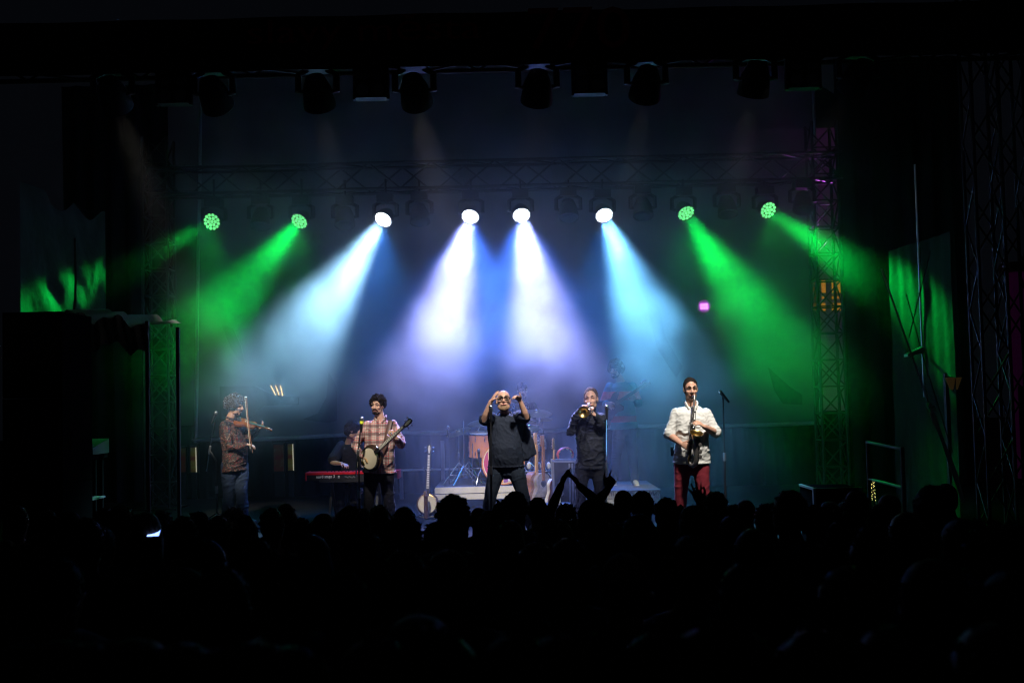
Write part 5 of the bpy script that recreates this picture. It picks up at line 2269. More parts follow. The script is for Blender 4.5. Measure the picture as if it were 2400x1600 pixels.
kc = at(1179, 1080, R1Y + .2)
kc.z = ZR + .335
kd = thing('bass_drum', 'bass drum with striped head and orange hoop half hidden by the singer legs', 'drum', V((kc.x, kc.y, ZR)))
drum_shell(kd, V((kc.x, kc.y + .2, kc.z)), V((0, -1, 0)), .32, .4, M_ORANGE, M_HOOP, M_CREAM, 10)
xs = -.3
for i, c_ in enumerate([(.42, .03, .1), (.6, .36, .08), (.3, .42, .1), (.62, .26, .06), (.25, .08, .3), (.5, .5, .6), (.2, .16, .4), (.6, .56, .5)]):
    xe = xs + .6 / 8
    m = MB()
    ptsu, ptsl = [], []
    for j in range(5):
        x = xs + .003 + (xe - xs - .006) * j / 4
        yy = math.sqrt(max(.0001, .298 ** 2 - x * x))
        ptsu.append((x, yy))
        ptsl.append((x, -yy))
    m.prism((ptsl + ptsu[::-1])[::-1], 0, .003, zframe(V((kc.x, kc.y - .0035, kc.z)), V((0, -1, 0)), V((1, 0, 0))))
    m.build('stripe', mat('stripe_%d' % i, c_, .5, vary=.05), kd, smooth=False)
    xs = xe
for s in (-1, 1):
    m = MB()
    m.tube([(kc.x + s * .3, kc.y + .08, kc.z - .05), (kc.x + s * .38, kc.y - .06, kc.z - .15), (kc.x + s * .42, kc.y - .12, ZR + .012)], .011, 8)
    m.build('spur', M_CHROME, kd)

fc_ = at(1126, 1044, R1Y + .55)
ft = thing('floor_tom', 'orange wooden floor tom on chrome legs beside the singer', 'drum', V((fc_.x, fc_.y, ZR)))
drum_shell(ft, fc_, V((.02, -.06, 1)), .185, .37, M_ORANGE, M_CHROME, M_CREAM, 8)
for a in (-2.2, -.7, 1.6):
    m = MB()
    q = V((math.cos(a), math.sin(a), 0)) * .2
    m.rod(fc_ + q + V((0, 0, .05)), V((fc_.x, fc_.y, ZR + .02)) + q * 1.12, .008)
    m.build('leg', M_CHROME, ft)
sn = at(1254, 1042, R1Y + .8)
sd = thing('snare_drum', 'shallow chrome snare drum on its stand beside the singer', 'drum', V((sn.x, sn.y, ZR)))
drum_shell(sd, sn, V((0, -.1, 1)), .178, .14, M_CHROME, M_CHROME, M_CREAM, 8)
for a in range(3):
    m = MB()
    q = V((math.cos(a * 2.09 + .3), math.sin(a * 2.09 + .3), 0))
    m.tube([sn - V((0, 0, .1)), V((sn.x, sn.y, ZR + .3)), V((sn.x, sn.y, ZR + .02)) + q * .22], .009, 6)
    m.build('leg', M_CHROME, sd)
rt = at(1196, 1028, R1Y + .35)
rk2 = thing('rack_tom', 'orange rack tom mounted above the bass drum behind the singer', 'drum', rt)
drum_shell(rk2, rt, V((0, -.4, 1)), .155, .2, M_ORANGE, M_CHROME, M_CREAM, 6)
m = MB()
m.rod(rt - V((0, 0, .05)), V((rt.x, rt.y + .05, kc.z + .3)), .012)
m.build('mount', M_CHROME, rk2)


def cymbal(label, px, py, D, r, tilt, foot=None, hats=False):
    c = at(px, py, D)
    f = V((foot if foot is not None else c.x, D, ZR))
    t = thing('cymbal_stand', label, 'cymbal', f, 'cymbals on chrome stands')
    n = V((math.sin(tilt), -.25, math.cos(tilt)))
    m = MB()
    for dz in ((0, -.03) if hats else (0,)):
        m = MB()
        s = -1 if dz else 1
        m.lathe([(.01, .018 * s), (.03, .016 * s), (.04, .002 * s), (r * .6, -.006 * s), (r, -.018 * s), (r, -.0195 * s), (r * .6, -.008 * s), (.04, 0), (.01, .014 * s)], zframe(c + V((0, 0, dz)), n, V((1, 0, 0))), 32)
        m.build('cymbal', M_BRASS, t)
    m = MB()
    mid = V((f.x, f.y, ZR + (c.z - ZR) * .55))
    m.tube([f + V((0, 0, .1)), mid, c - n * .02, c + n * .04], [.0125, .011, .008, .006], 8)
    m.build('pole', M_CHROME, t)
    m = MB()
    m.tube([mid - V((0, 0, .03)), mid + V((0, 0, .03))], .022, 8)
    m.build('clutch', M_CHROME, t)
    m = MB()
    m.ball(c + n * .035, .013, seg=8, rings=6)
    m.build('wing_nut', M_CHROME, t)
    for a in range(3):
        m = MB()
        q = V((math.cos(a * 2.094 + px), math.sin(a * 2.094 + px), 0))
        m.rod(f + V((0, 0, .34)), f + q * .3 + V((0, 0, .012)), .0085)
        m.rod(f + V((0, 0, .14)), f + q * .17 + V((0, 0, .15)), .006)
        m.build('leg', M_CHROME, t)
    return t


cymbal('tilted crash cymbal on a chrome stand at the drum riser corner', 1074, 1010, 18.0, .2, -.32)
cymbal('crash cymbal hanging over the orange floor tom', 1128, 988, 18.2, .22, -.1, at(1100, 1100, 18.2).x)
cymbal('wide ride cymbal beside the singer raised hand', 1258, 966, 18.3, .25, .06, at(1264, 1100, 18.3).x)
cymbal('small splash cymbal above the guitar rack', 1272, 978, 18.6, .16, .1, at(1276, 1100, 18.6).x)
cymbal('pair of hi-hat cymbals beside the guitar headstocks', 1240, 1002, 17.9, .17, 0, at(1240, 1100, 17.9).x, True)
ov = thing('microphone_stand', 'thin chrome overhead microphone stand on the drum riser', 'mic stand', V((at(1087, 1100, 17.8).x, 17.8, ZR)), 'microphone stands')
b = V((at(1087, 1100, 17.8).x, 17.8, ZR))
m = MB()
m.rod(b + V((0, 0, .1)), at(1086, 985, 17.8), .009)
m.build('pole', M_CHROME, ov)
for a in range(3):
    m = MB()
    q = V((math.cos(a * 2.09), math.sin(a * 2.09), 0))
    m.rod(b + V((0, 0, .3)), b + q * .3 + V((0, 0, .012)), .009)
    m.build('leg', M_CHROME, ov)
for (px, py, lab) in ((1122, 1055, 'round silver drum microphone in front of the floor tom'), (1050, 1000, 'small overhead microphone by the crash cymbal')):
    p = at(px, py, 17.6)
    microphone(p, V((0, .3, -1)), lab, grille=M_CHROME)
    m = MB()
    m.rod(p - V((0, -.03, .1)), V((p.x, 17.7, ZR + .005)), .007)
    s2 = thing('short_stand', 'short black stand under the ' + lab, 'mic stand', V((p.x, 17.7, ZR)))
    m.build('pole', M_BLACK, s2)
    m = MB()
    m.lathe([(0, 0), (.09, 0), (.08, .015), (0, .02)], Matrix.Translation((p.x, 17.7, ZR + .002)), 18)
    m.build('base', M_BLACK, s2)
ds = thing('drumstick', 'pale drumstick in the drummer hand', 'drumstick', at(1230, 985, 18.1))
m = MB()
m.tube([at(1224, 989, 18.1), at(1247, 979, 17.95)], [.008, .005], 8)
m.build('stick', M_MAPLE, ds)

# ------------------------------------------------------------------ sides of the stage


def cloth_grid(nu, nv, fn):
    m = MB()
    vs = [fn(i / nu, j / nv) for j in range(nv + 1) for i in range(nu + 1)]
    m.add(vs, [(j * (nu + 1) + i, j * (nu + 1) + i + 1, (j + 1) * (nu + 1) + i + 1, (j + 1) * (nu + 1) + i) for j in range(nv) for i in range(nu)])
    return m


M_RAILD = mat('rail_galvanised', (.035, .035, .035), .6, .2)
# black backing below the screen
p, q = at(300, 1160, 20.5), at(2100, 985, 20.5)
drape('back_drape', 'black curtain closing the gap between the screen and the stage floor', p.x, q.x, 20.5, STAGE, STAGE + 1.3, .3, .03, M_DRAPE)


def swag_tarp():
    D = 15.6
    zt = at(150, 470, 14.2).z
    zb = at(150, 740, 14.2).z - .3

    def fn(u, v):
        c = at(48 + 200 * u, 700, 12.9 + 2.2 * u)
        z = zb + (zt - zb) * v
        d = abs(u - .63)
        sag = .22 * math.sin(min(1, d * 3.0) * PI) * (v ** .6)
        n = .012 * math.sin((d * 9 + (1 - v) * 5) * 2) * (.2 + v) + .008 * math.sin(v * 17 + u * 13) + .012 * mnoise.noise(V((u * 7, v * 7, 1))) + .008 * mnoise.noise(V((u * 19, v * 19, 1)))
        e = math.sin(PI * min(1, max(0, u))) ** .4
        return V((c.x + n * e, c.y - .3 * n, z - sag * .8))
    m = cloth_grid(44, 34, fn)
    o = m.build('tarpaulin', M_TARP)
    tag(o, 'crumpled green lit tarpaulin hanging beyond the violinist above the black canopy', 'tarpaulin', 'tarpaulins at the stage sides')
    m = MB()
    m.tube([at(176, 560, 13.7), at(178, 640, 13.7), at(177, 700, 13.68), at(172, 745, 13.7)], .016, 8)
    o = m.build('hanging_cable', M_RUBBER)
    tag(o, 'thin black cable hanging in front of the crumpled tarpaulin', 'cable')


swag_tarp()


def canopy():
    D = 12.6
    a, b = at(150, 735, D), at(348, 760, D)
    t = thing('canopy', 'black cloth canopy with green lit creased edge over the side of the stage', 'canopy', (a.x, D, a.z))

    def top(u, v):
        return V((a.x + (b.x - a.x) * u, D + 1.3 * v, a.z + (b.z - a.z) * u + .05 * math.sin(u * 13) * (1 - v * .5) + .03 * math.sin(u * 29 + 1) + .12 * v))
    cloth_grid(30, 8, top).build('roof', mat('canopy_cloth', (.05, .05, .05), .5, spec=.5, bump=.4, bscale=12), t)

    def val(u, v):
        p0 = top(u, 0)
        return V((p0.x, p0.y - .02 - .04 * math.sin(u * 31) * (1 - v) - .02 * math.sin(u * 57 + v * 4), p0.z - (1 - v) * (.3 + .02 * math.sin(u * 19))))
    cloth_grid(46, 8, val).build('valance', mat('canopy_cloth', (.05, .05, .05)), t)
    for x, y in ((a.x + .03, D + .05), (b.x - .03, D + .05), (b.x - .03, D + 1.2)):
        m = MB()
        m.rod((x, y, STAGE), (x, y, a.z - .1), .025)
        m.build('pole', M_BLACK, t)


canopy()

# loudspeaker stack at the picture edge
for i in range(4):
    D = 11.4
    xa, xb = at(6, 900, D).x, at(146, 900, D).x
    h = (at(80, 730, D).z) / 4
    c = V(((xa + xb) / 2, D, h * i))
    lab = ('bottom black loudspeaker cabinet of the tall stack by the side of the stage', 'second black loudspeaker cabinet from the ground in the tall stack',
           'third black loudspeaker cabinet from the ground in the tall stack', 'topmost black loudspeaker cabinet of the tall stack, under the tarpaulin')[i]
    t = thing('loudspeaker', lab, 'loudspeaker', c, 'stacked loudspeaker cabinets')
    m = MB()
    m.box((xa, D, h * i + .004), (xb, D + .8, h * (i + 1) - .004))
    m.build('cabinet', M_CAB, t, smooth=False)
    m = MB()
    m.box((xa + .02, D - .012, h * i + .03), (xb - .02, D, h * (i + 1) - .03))
    m.build('grille', M_RUBBER, t, smooth=False)
    m = MB()
    m.box((xb, D + .2, h * (i + .4)), (xb + .012, D + .36, h * (i + .6)))
    m.build('handle', M_CAB, t, smooth=False)


def side_desk():
    D = 12.3
    a, b = at(150, 1068, D), at(206, 1075, D)
    t = thing('side_table', 'black framed table beside the loudspeaker stack carrying a mixing desk', 'table', V((a.x, D, STAGE)))
    m = MB()
    m.box((a.x - .2, D, a.z - .05), (b.x, D + .6, a.z))
    m.build('table_top', M_CAB, t, smooth=False)
    zz = at(180, 1172, D).z
    m = MB()
    m.box((a.x + .1, D + .02, zz - .02), (b.x - .02, D + .58, zz))
    m.build('shelf', M_RAILD, t, smooth=False)
    for x in (a.x + .12, b.x - .06):
        for y in (D + .03, D + .56):
            m = MB()
            m.box((x - .02, y - .02, STAGE), (x + .02, y + .02, a.z - .05))
            m.build('leg', M_CAB, t, smooth=False)
    c = thing('mixing_desk', 'wedge shaped mixing desk with green lit edges on the side table', 'mixing desk', V((b.x - .2, D + .1, a.z)))
    m = MB()
    m.prism([(0, 0), (.5, 0), (.5, .16), (0, .07)], -.2, .24, zframe(V((b.x - .2, D + .03, a.z + .003)), (1, 0, 0), (0, 1, 0)))
    m.build('desk_body', mat('desk_dark', (.012, .012, .012), .6, 0, .3), c, smooth=False)
    for i in range(6):
        m = MB()
        x = b.x - .36 + i * .07
        m.box((x, D + .1, a.z + .085), (x + .02, D + .14, a.z + .115))
        m.build('fader', M_RAILD, c, smooth=False)
    for i, (p0, p1, p2, p3) in enumerate((((184, 1100), (188, 1118), (196, 1140), (212, 1165)), ((170, 1122), (184, 1124), (200, 1140), (205, 1170)), ((176, 1146), (182, 1156), (184, 1168), (184, 1178)))):
        m = MB()
        m.tube([at(*p, D - .05) for p in (p0, p1, p2, p3)], .008, 6)
        o = m.build('cable', M_GREY)
        tag(o, ('thin cable drooping from the side table towards the stage', 'curved cable looping under the side table', 'short cable ending on the shelf of the side table')[i], 'cable', 'cables at the side table')


side_desk()


def right_tarp():
    D = 15.9
    zb, zt = STAGE - .3, at(2180, 560, 14.4).z

    def fn(u, v):
        c = at(2092 + 150 * u, 900, 15.6 - 1.9 * u)
        n = .012 * math.sin(u * 9 + v * 2) + .008 * math.sin(u * 37 + v * 3) + .006 * math.sin(v * 21 + u * 7) + .02 * mnoise.noise(V((u * 4, v * 5, 4))) + .006 * mnoise.noise(V((u * 14, v * 30, 4)))
        return V((c.x - .02 * (1 - v) + n, c.y + .3 * n, zb + (zt - zb) * v))
    o = cloth_grid(40, 40, fn).build('tarpaulin', M_TARP)
    tag(o, 'tall tarpaulin side wall lit green by the last lamp, behind the strap', 'tarpaulin', 'tarpaulins at the stage sides')
    m = MB()
    x = at(2157, 700, 14.6).x
    m.rod((x, 14.6, at(2157, 930, 14.6).z), (x, 14.6, at(2157, 385, 14.6).z), .014)
    o = m.build('seam_pole', M_ALU)
    tag(o, 'thin vertical pole at the edge of the green lit tarpaulin', 'pole')
    m = MB()
    m.tube([at(2180, 590, 13.9), at(2155, 690, 13.9), at(2130, 792, 13.9)], .008, 6)
    o = m.build('rope', M_RUBBER)
    tag(o, 'dark rope slanting across the bright part of the green tarpaulin', 'rope', 'ropes at the tarpaulin')
    m = MB()
    m.tube([at(2124, 690, 13.9), at(2170, 860, 13.9), at(2232, 1060, 13.9), at(2262, 1160, 13.9)], .007, 6)
    o = m.build('rope', M_RUBBER)
    tag(o, 'long thin dark rope running down the green tarpaulin behind the strap', 'rope', 'ropes at the tarpaulin')
    t = thing('guy_strap', 'ratchet tie down strap slanting down beside the green tarpaulin', 'strap', at(2258, 1175, 12.7))
    m = MB()
    m.tube([at(2066, 630, 13.2), at(2120, 785, 13.1), at(2178, 948, 12.9)], [(.012, .004)] * 3, 6, side=V((1, 0, 0)))
    m.build('upper_strap', M_ALU, t)
    m = MB()
    m.tube([at(2183, 965, 12.9), at(2205, 1020, 12.85), at(2238, 1110, 12.8), at(2258, 1178, 12.7)], [(.03, .004), (.018, .004), (.03, .004), (.02, .004)], 6, side=V((1, -.4, 0)))
    m.build('lower_strap', M_ALU, t)
    m = MB()
    m.bar(at(2177, 944, 12.88), at(2186, 970, 12.88), .05, .03)
    m.rod(at(2175, 955, 12.85), at(2190, 952, 12.85), .012)
    m.build('ratchet', M_CHROME, t)
    t = thing('flood_lamp', 'small unlit lamp with green lit top fixed at the tarpaulin edge', 'lamp', at(2150, 822, 13.8))
    c = at(2142, 824, 13.8)
    m = MB()
    m.prism([(-.1, -.06), (.1, -.02), (.1, .06), (-.1, -.03)], -.07, .07, zframe(c, (0, -1, 0), (1, 0, 0)))
    m.build('housing', M_ALU, t, smooth=False)
    m = MB()
    m.rod(c + V((.1, .02, 0)), at(2157, 822, 14.6), .016)
    m.build('bracket', M_BLACK, t)
    lantern(2235, 900, 13.8, .34, 'dim warm street lantern in front of the green tarpaulin', False)
    # railing of the stage steps
    t = thing('step_railing', 'two bar metal railing of the stage steps in front of the tarpaulin', 'railing', V((at(2075, 1150, 12.8).x, 12.8, STAGE)))
    A, B = at(2033, 1036, 13.2), at(2114, 1052, 12.4)
    for P_ in (A, B):
        m = MB()
        m.rod((P_.x, P_.y, 0), P_ + V((0, 0, .02)), .024)
        m.build('post', M_RAILD, t)
    for dz in (0, -.42):
        m = MB()
        m.rod(A + V((0, 0, dz)), B + V((0, 0, dz)), .018)
        m.build('rail', M_RAILD, t)
    # little fairy light wire
    t = thing('string_lights', 'tiny warm fairy lights wound on a stick behind the step railing', 'fairy lights', V((at(2050, 1170, 13.4).x, 13.4, STAGE)))
    m = MB()
    m.rod(V((at(2050, 1170, 13.4).x, 13.4, STAGE)), at(2048, 1128, 13.4), .01)
    m.build('stick', M_BLACK, t)
    M_FAIRY = mat('fairy_bulb', (.8, .7, .3), .5, vary=0, emit=(1, .75, .25), estr=1.1)
    rr = random.Random(3)
    for i in range(26):
        f = i / 25
        m = MB()
        m.ball(at(2046 + 7 * math.sin(i * 1.3) * (.4 + .6 * f), 1128 + 44 * f, 13.36 + rr.uniform(-.04, .04)), .005, seg=6, rings=4)
        m.build('bulb', M_FAIRY, t)
    # case at the stage front
    a, b = at(1908, 1146, 12.3), at(2016, 1143, 12.3)
    t = thing('flight_case', 'long black flight case at the stage front below the truss tower', 'flight case', V((a.x, 12.3, STAGE)))
    zt_ = a.z
    m = MB()
    m.box((a.x, 12.3, STAGE + .004), (b.x, 12.9, zt_))
    m.build('shell', M_CAB, t, smooth=False)
    for x in (a.x, b.x):
        m = MB()
        m.box((x - .014, 12.286, STAGE + .004), (x + .014, 12.32, zt_ + .01))
        m.build('edge', M_ALU, t, smooth=False)
    m = MB()
    m.box((a.x + .014, 12.286, zt_ - .02), (b.x - .014, 12.31, zt_ + .01))
    m.build('edge', M_BLACK, t, smooth=False)
    m = MB()
    m.box((a.x - .014, 12.32, zt_ - .01), (a.x + .014, 12.9, zt_ + .012))
    m.build('edge', M_ALU, t, smooth=False)


right_tarp()

# black skirt along the stage front
drape('stage_skirt', 'black pleated skirt hanging from the front edge of the stage behind the crowd', -9.2, 9.2, 10.85, 0.0, STAGE - .01, .3, .03, M_DRAPE)

# ------------------------------------------------------------------ the crowd
C_CLOTH = [mat('crowd_cloth_%d' % i, c, .95, 0, .05, vary=.2) for i, c in enumerate([(.03, .03, .034), (.04, .034, .03), (.024, .028, .044), (.045, .024, .024), (.032, .036, .032)])]
C_HAIR = [mat('crowd_hair_%d' % i, c, .7, 0, .2, vary=.3, nscale=40) for i, c in enumerate([(.014, .012, .011), (.028, .02, .014), (.05, .036, .024), (.16, .15, .14)])]
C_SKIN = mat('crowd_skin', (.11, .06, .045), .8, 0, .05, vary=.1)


def spect_meshes(seed, arms=None, broad=1.0):
    """body and jacket of a spectator 1.75 m tall standing at the origin, back to the camera; arms: list of joint chains"""
    rr = random.Random(seed)
    lean = rr.uniform(-.03, .03)
    hd = V((lean, .02, 1.62))
    nk = V((lean * .6, 0, 1.45))
    b = MB()
    H = rot_frame(hd, PI + rr.uniform(-.35, .35), rr.uniform(-.1, .15), rr.uniform(-.08, .08))
    head_shapes(b, H)
    b.tube([nk - V((0, 0, .05)), hd], [.066, .058], 12)
    side = V((1, 0, 0))
    pts, rad = torso_rings(V((0, 0, 1.46)), V((0, 0, .92)), side, V((0, 1, 0)), 0, .85)
    b.tube(pts, rad, 14, side=side)
    j = MB()
    pts, rad = torso_rings(V((0, 0, 1.465)), V((0, 0, .92)), side, V((0, 1, 0)), .02, 1.06 * broad, .12)
    j.tube(pts, rad, 16, side=side, flat=True)
    for s, key in ((-1, 'A'), (1, 'B')):
        sh = V((s * .19 * broad, 0, 1.385))
        ch = (arms or {}).get(key)
        if ch:
            el, wr, d, n, kw = ch
            b.tube([sh, el, el.lerp(wr, .4), wr], [.055, .048, .046, .031], 10)
            hand_shapes(b, wr, d, n, kw.get('thumb', 1), **{k: v for k, v in kw.items() if k != 'thumb'})
            j.tube([sh, sh.lerp(el, .5), el, el.lerp(wr, kw.get('slv', .2))] if False else [sh, sh.lerp(el, .6), el], [.07, .062, .05], 10)
        else:
            el = V((s * .25 * broad, .03, 1.1))
            wr = V((s * .22, .2, .95))
            b.tube([sh, el, wr], [.045, .036, .026], 10)
            hand_shapes(b, wr, V((-s * .2, .6, -.6)), V((-s, 0, 0)), s, .4)
            j.tube([sh, el, el.lerp(wr, .9)], [.07, .055, .04], 10)
        for q in (b,):
            q.tube([V((s * .09, 0, .93)), V((s * .1, .01, .5)), V((s * .11, 0, .09))], [.078, .05, .036], 10)
            q.tube([V((s * .11, -.03, .045)), V((s * .12, .13, .035))], [.04, .03], 8)
        j.tube([V((s * .09, 0, .93)), V((s * .1, .01, .5)), V((s * .11, 0, .1))], [.1, .068, .06], 10)
    vx = .0085 if arms else .013
    body = remesh(b, vx, 2)
    body.materials.append(C_SKIN)
    jacket = remesh(j, .016, 2, wrinkle=.008, scale=6, seed=seed)
    jacket.materials.append(C_CLOTH[0])
    return body, jacket, H


def tufts(b, rr, n, c, r, l, th, zmin=-.6, droop=.3):
    """short locks standing off the hair mass"""
    for i in range(n):
        z = rr.uniform(zmin, 1)
        ph = rr.uniform(0, 2 * PI)
        q = math.sqrt(1 - z * z)
        p = V((q * math.cos(ph), q * math.sin(ph), z))
        s = V((c[0] + p.x * r[0], c[1] + p.y * r[1], c[2] + p.z * r[2]))
        if s.y > .06 and s.z < .07:
            continue
        t = V((rr.uniform(-1, 1), rr.uniform(-1, 1), rr.uniform(-1, .6))).normalized()
        ll = rr.uniform(.5, 1.3) * l
        b.tube([s - p * .012, s + p * ll * .35 + t * ll * .3, s + p * ll * .45 + t * ll * .8 - V((0, 0, droop * ll))], [th, th * .8, th * .3], 5)


def hair_mesh(kind_, H, seed):
    b = MB(H)
    rr = random.Random(seed + 100)
    if kind_ == 'short':
        b.ball((0, -.021, .04), (.082, .1, .097), seg=16, rings=12)
        b.ball((0, -.05, -.005), (.077, .068, .083))
        tufts(b, rr, 170, (0, -.022, .035), (.082, .1, .098), .016, .009)
    elif kind_ == 'long':
        b.ball((0, -.021, .04), (.088, .105, .102), seg=16, rings=12)
        b.tube([(0, -.05, .02), (0, -.075, -.1), (0, -.085, -.24), (.01, -.08, -.33)], [(.086, .06), (.095, .052), (.09, .036), (.06, .02)], 14, side=V((1, 0, 0)))
        for i in range(46):
            a = rr.uniform(-1.6, 1.6)
            x0, y0 = .092 * math.sin(a), -.03 - .075 * math.cos(a)
            z1 = rr.uniform(-.42, -.2)
            b.tube([(x0 * .8, y0 * .8, .06), (x0, y0, -.02), (x0 * 1.08, y0 - .01, -.14), (x0 * rr.uniform(.9, 1.25), y0 - .01, z1)], [.013, .016, .014, .004], 5)
        tufts(b, rr, 50, (0, -.022, .035), (.086, .104, .1), .02, .007, 0)
    elif kind_ == 'bun':
        b.ball((0, -.021, .04), (.083, .102, .099), seg=16, rings=12)
        b.ball((0, -.055, -.01), (.077, .066, .08))
        b.ball((.005, -.09, .12), (.042, .042, .042))
        tufts(b, rr, 60, (.005, -.09, .12), (.04, .04, .04), .02, .006, -1)
        tufts(b, rr, 50, (0, -.022, .035), (.083, .102, .099), .02, .006)
    elif kind_ == 'curly':
        b.ball((0, -.025, .04), (.09, .105, .1))
        tufts(b, rr, 320, (0, -.027, .035), (.094, .11, .104), .026, .012, -.8, 0)
    elif kind_ == 'cap':
        b.ball((0, -.015, .045), (.088, .108, .095), seg=18, rings=12)
        b.tube([(-.05, .085, .065), (0, .15, .055), (.05, .085, .065)], [(.012, .008)] * 3, 8)
        b.ball((0, -.05, -.01), (.077, .064, .07))
    else:
        b.tube([(-.083, -.03, -.02), (-.06, -.09, -.02), (0, -.108, -.02), (.06, -.09, -.02), (.083, -.03, -.02)], [.012, .016, .018, .016, .012], 8)
        tufts(b, rr, 50, (0, -.025, -.015), (.08, .09, .03), .015, .006, -.9)
    return b.mesh('hair')


KINDS = {'short': 'short haired', 'long': 'long haired', 'bun': 'bun wearing', 'curly': 'curly haired', 'cap': 'cap wearing', 'bald': 'balding'}
PROTO = {}
for i, kd_ in enumerate(('short', 'long', 'bun', 'curly', 'cap', 'bald')):
    for v in range(2 if kd_ in ('short', 'long') else 1):
        bo, ja, H = spect_meshes(20 + i * 3 + v, None, 1.0 if v == 0 else 1.06)
        hm = hair_mesh(kd_, H, i * 5 + v)
        hm.materials.append(C_HAIR[0])
        PROTO.setdefault(kd_, []).append((bo, ja, hm))
SPECT = []


def spectator(x, y, H_, kd_, label=None, proto=None, yaw=0.0, cloth=0, hair=0):
    t = thing('person', label or '', 'person', (x, y, 0), 'spectators in the dark crowd')
    t.scale = (H_ / 1.75,) * 3
    t.rotation_euler = (0, 0, yaw)
    bo, ja, hm = proto or PROTO[kd_][rnd.randrange(len(PROTO[kd_]))]
    for nm, me, mt in (('body', bo, None), ('clothes', ja, C_CLOTH[cloth]), ('hair', hm, C_HAIR[hair])):
        o = bpy.data.objects.new('hat' if (nm == 'hair' and kd_ == 'cap') else nm, me)
        COL.objects.link(o)
        o.parent = t
        if mt:
            o.material_slots[0].link = 'OBJECT'
            o.material_slots[0].material = mt
    SPECT.append((t, kd_))
    return t


def by_pixel(px, py, wpx):
    """place from the head top pixel and the head width: distance and body height"""
    D = max(2.4, min(10.2, .185 * FPX / wpx))
    for _ in range(40):
        h = at(px, py, D).z
        if h > 1.98:
            D -= .12
        elif h < 1.5:
            D -= 0 if D < 2.6 else .12
            if at(px, py, D - .12).z < h:
                D += .24
        else:
            break
    D = min(10.3, max(2.4, D))
    return at(px, py, D).x, D, min(2.0, max(1.45, at(px, py, D).z))


HEADS = [(505, 1210, 62, 'short'), (455, 1200, 56, 'long'), (575, 1216, 60, 'bun'), (700, 1214, 52, 'short'), (370, 1196, 58, 'short'), (240, 1192, 60, 'short'), (150, 1200, 62, 'long'), (765, 1204, 54, 'cap'), (1660, 1192, 60, 'bun'), (1722, 1182, 54, 'short'), (1800, 1180, 58, 'short'), (1905, 1188, 60, 'curly'), (1975, 1176, 58, 'short'), (2050, 1184, 60, 'long'), (1150, 1196, 54, 'short'), (1420, 1186, 54, 'bun'), (1580, 1186, 56, 'curly'), (275, 1184, 60, 'short'), (326, 1203, 70, 'long'), (418, 1212, 75, 'short'), (547, 1192, 46, 'curly'), (629, 1192, 62, 'short'), (667, 1182, 44, 'long'),
         (735, 1220, 48, 'short'), (605, 1262, 100, 'short'), (473, 1269, 95, 'bun'), (296, 1282, 120, 'long'), (146, 1310, 105, 'short'), (12, 1262, 62, 'bald'), (708, 1256, 90, 'long'),
         (40, 1225, 55, 'short'), (190, 1216, 80, 'short'), (221, 1352, 175, 'short'), (90, 1236, 60, 'long'), (240, 1240, 62, 'bun'),
         (809, 1188, 78, 'short'), (856, 1198, 44, 'bun'), (892, 1183, 52, 'short'), (943, 1190, 55, 'long'), (941, 1214, 80, 'curly'), (850, 1250, 88, 'short'), (1050, 1160, 78, 'short'),
         (1120, 1187, 52, 'bald'), (1213, 1152, 60, 'short'), (1181, 1176, 55, 'curly'), (1264, 1166, 52, 'short'), (1285, 1219, 80, 'long'), (1326, 1183, 46, 'curly'), (1375, 1172, 62, 'short'),
         (1460, 1146, 54, 'bald'), (1139, 1233, 85, 'short'), (1183, 1220, 65, 'long'), (1060, 1290, 110, 'short'), (788, 1338, 120, 'short'), (972, 1454, 170, 'long'),
         (1510, 1151, 58, 'short'), (1553, 1167, 62, 'short'), (1621, 1188, 72, 'long'), (1681, 1152, 60, 'short'), (1756, 1173, 52, 'cap'), (1857, 1150, 74, 'short'), (1800, 1205, 42, 'bun'),
         (2012, 1150, 62, 'short'), (2093, 1160, 56, 'cap'), (2172, 1139, 78, 'short'), (2226, 1135, 56, 'cap'), (1480, 1207, 80, 'long'), (1608, 1254, 108, 'short'), (1880, 1276, 128, 'short'),
         (1604, 1314, 170, 'long'), (2038, 1246, 112, 'bun'), (1863, 1500, 220, 'short'), (2340, 1096, 150, 'short'), (1940, 1178, 60, 'long'), (1720, 1210, 70, 'short'), (2120, 1205, 85, 'long'),
         (2240, 1218, 95, 'short'), (2330, 1230, 110, 'curly'), (1010, 1225, 66, 'long'), (1420, 1226, 70, 'curly'), (540, 1222, 60, 'bald'), (780, 1228, 56, 'long'), (1555, 1225, 64, 'bun'), (1960, 1220, 76, 'short'),
         (100, 1195, 62, 'short'), (30, 1185, 58, 'short'), (1760, 1245, 92, 'long'), (1340, 1262, 100, 'short'), (1235, 1275, 96, 'long'), (930, 1290, 108, 'short'), (680, 1300, 112, 'curly'),
         (530, 1330, 130, 'short'), (400, 1340, 128, 'long'), (60, 1345, 140, 'short'), (1460, 1290, 118, 'bald'), (1730, 1320, 132, 'short'), (2000, 1330, 140, 'short'), (2180, 1320, 135, 'long'), (2350, 1340, 145, 'short'),
         (1180, 1370, 160, 'short'), (1360, 1380, 165, 'curly'), (1010, 1360, 150, 'bun'), (620, 1400, 165, 'short'), (850, 1410, 170, 'short'), (400, 1460, 210, 'short'), (120, 1470, 215, 'long'), (1520, 1450, 205, 'short'),
         (1260, 1500, 230, 'long'), (700, 1520, 240, 'short'), (2120, 1440, 205, 'short'), (2330, 1490, 230, 'bald'), (1700, 1440, 195, 'bun')]
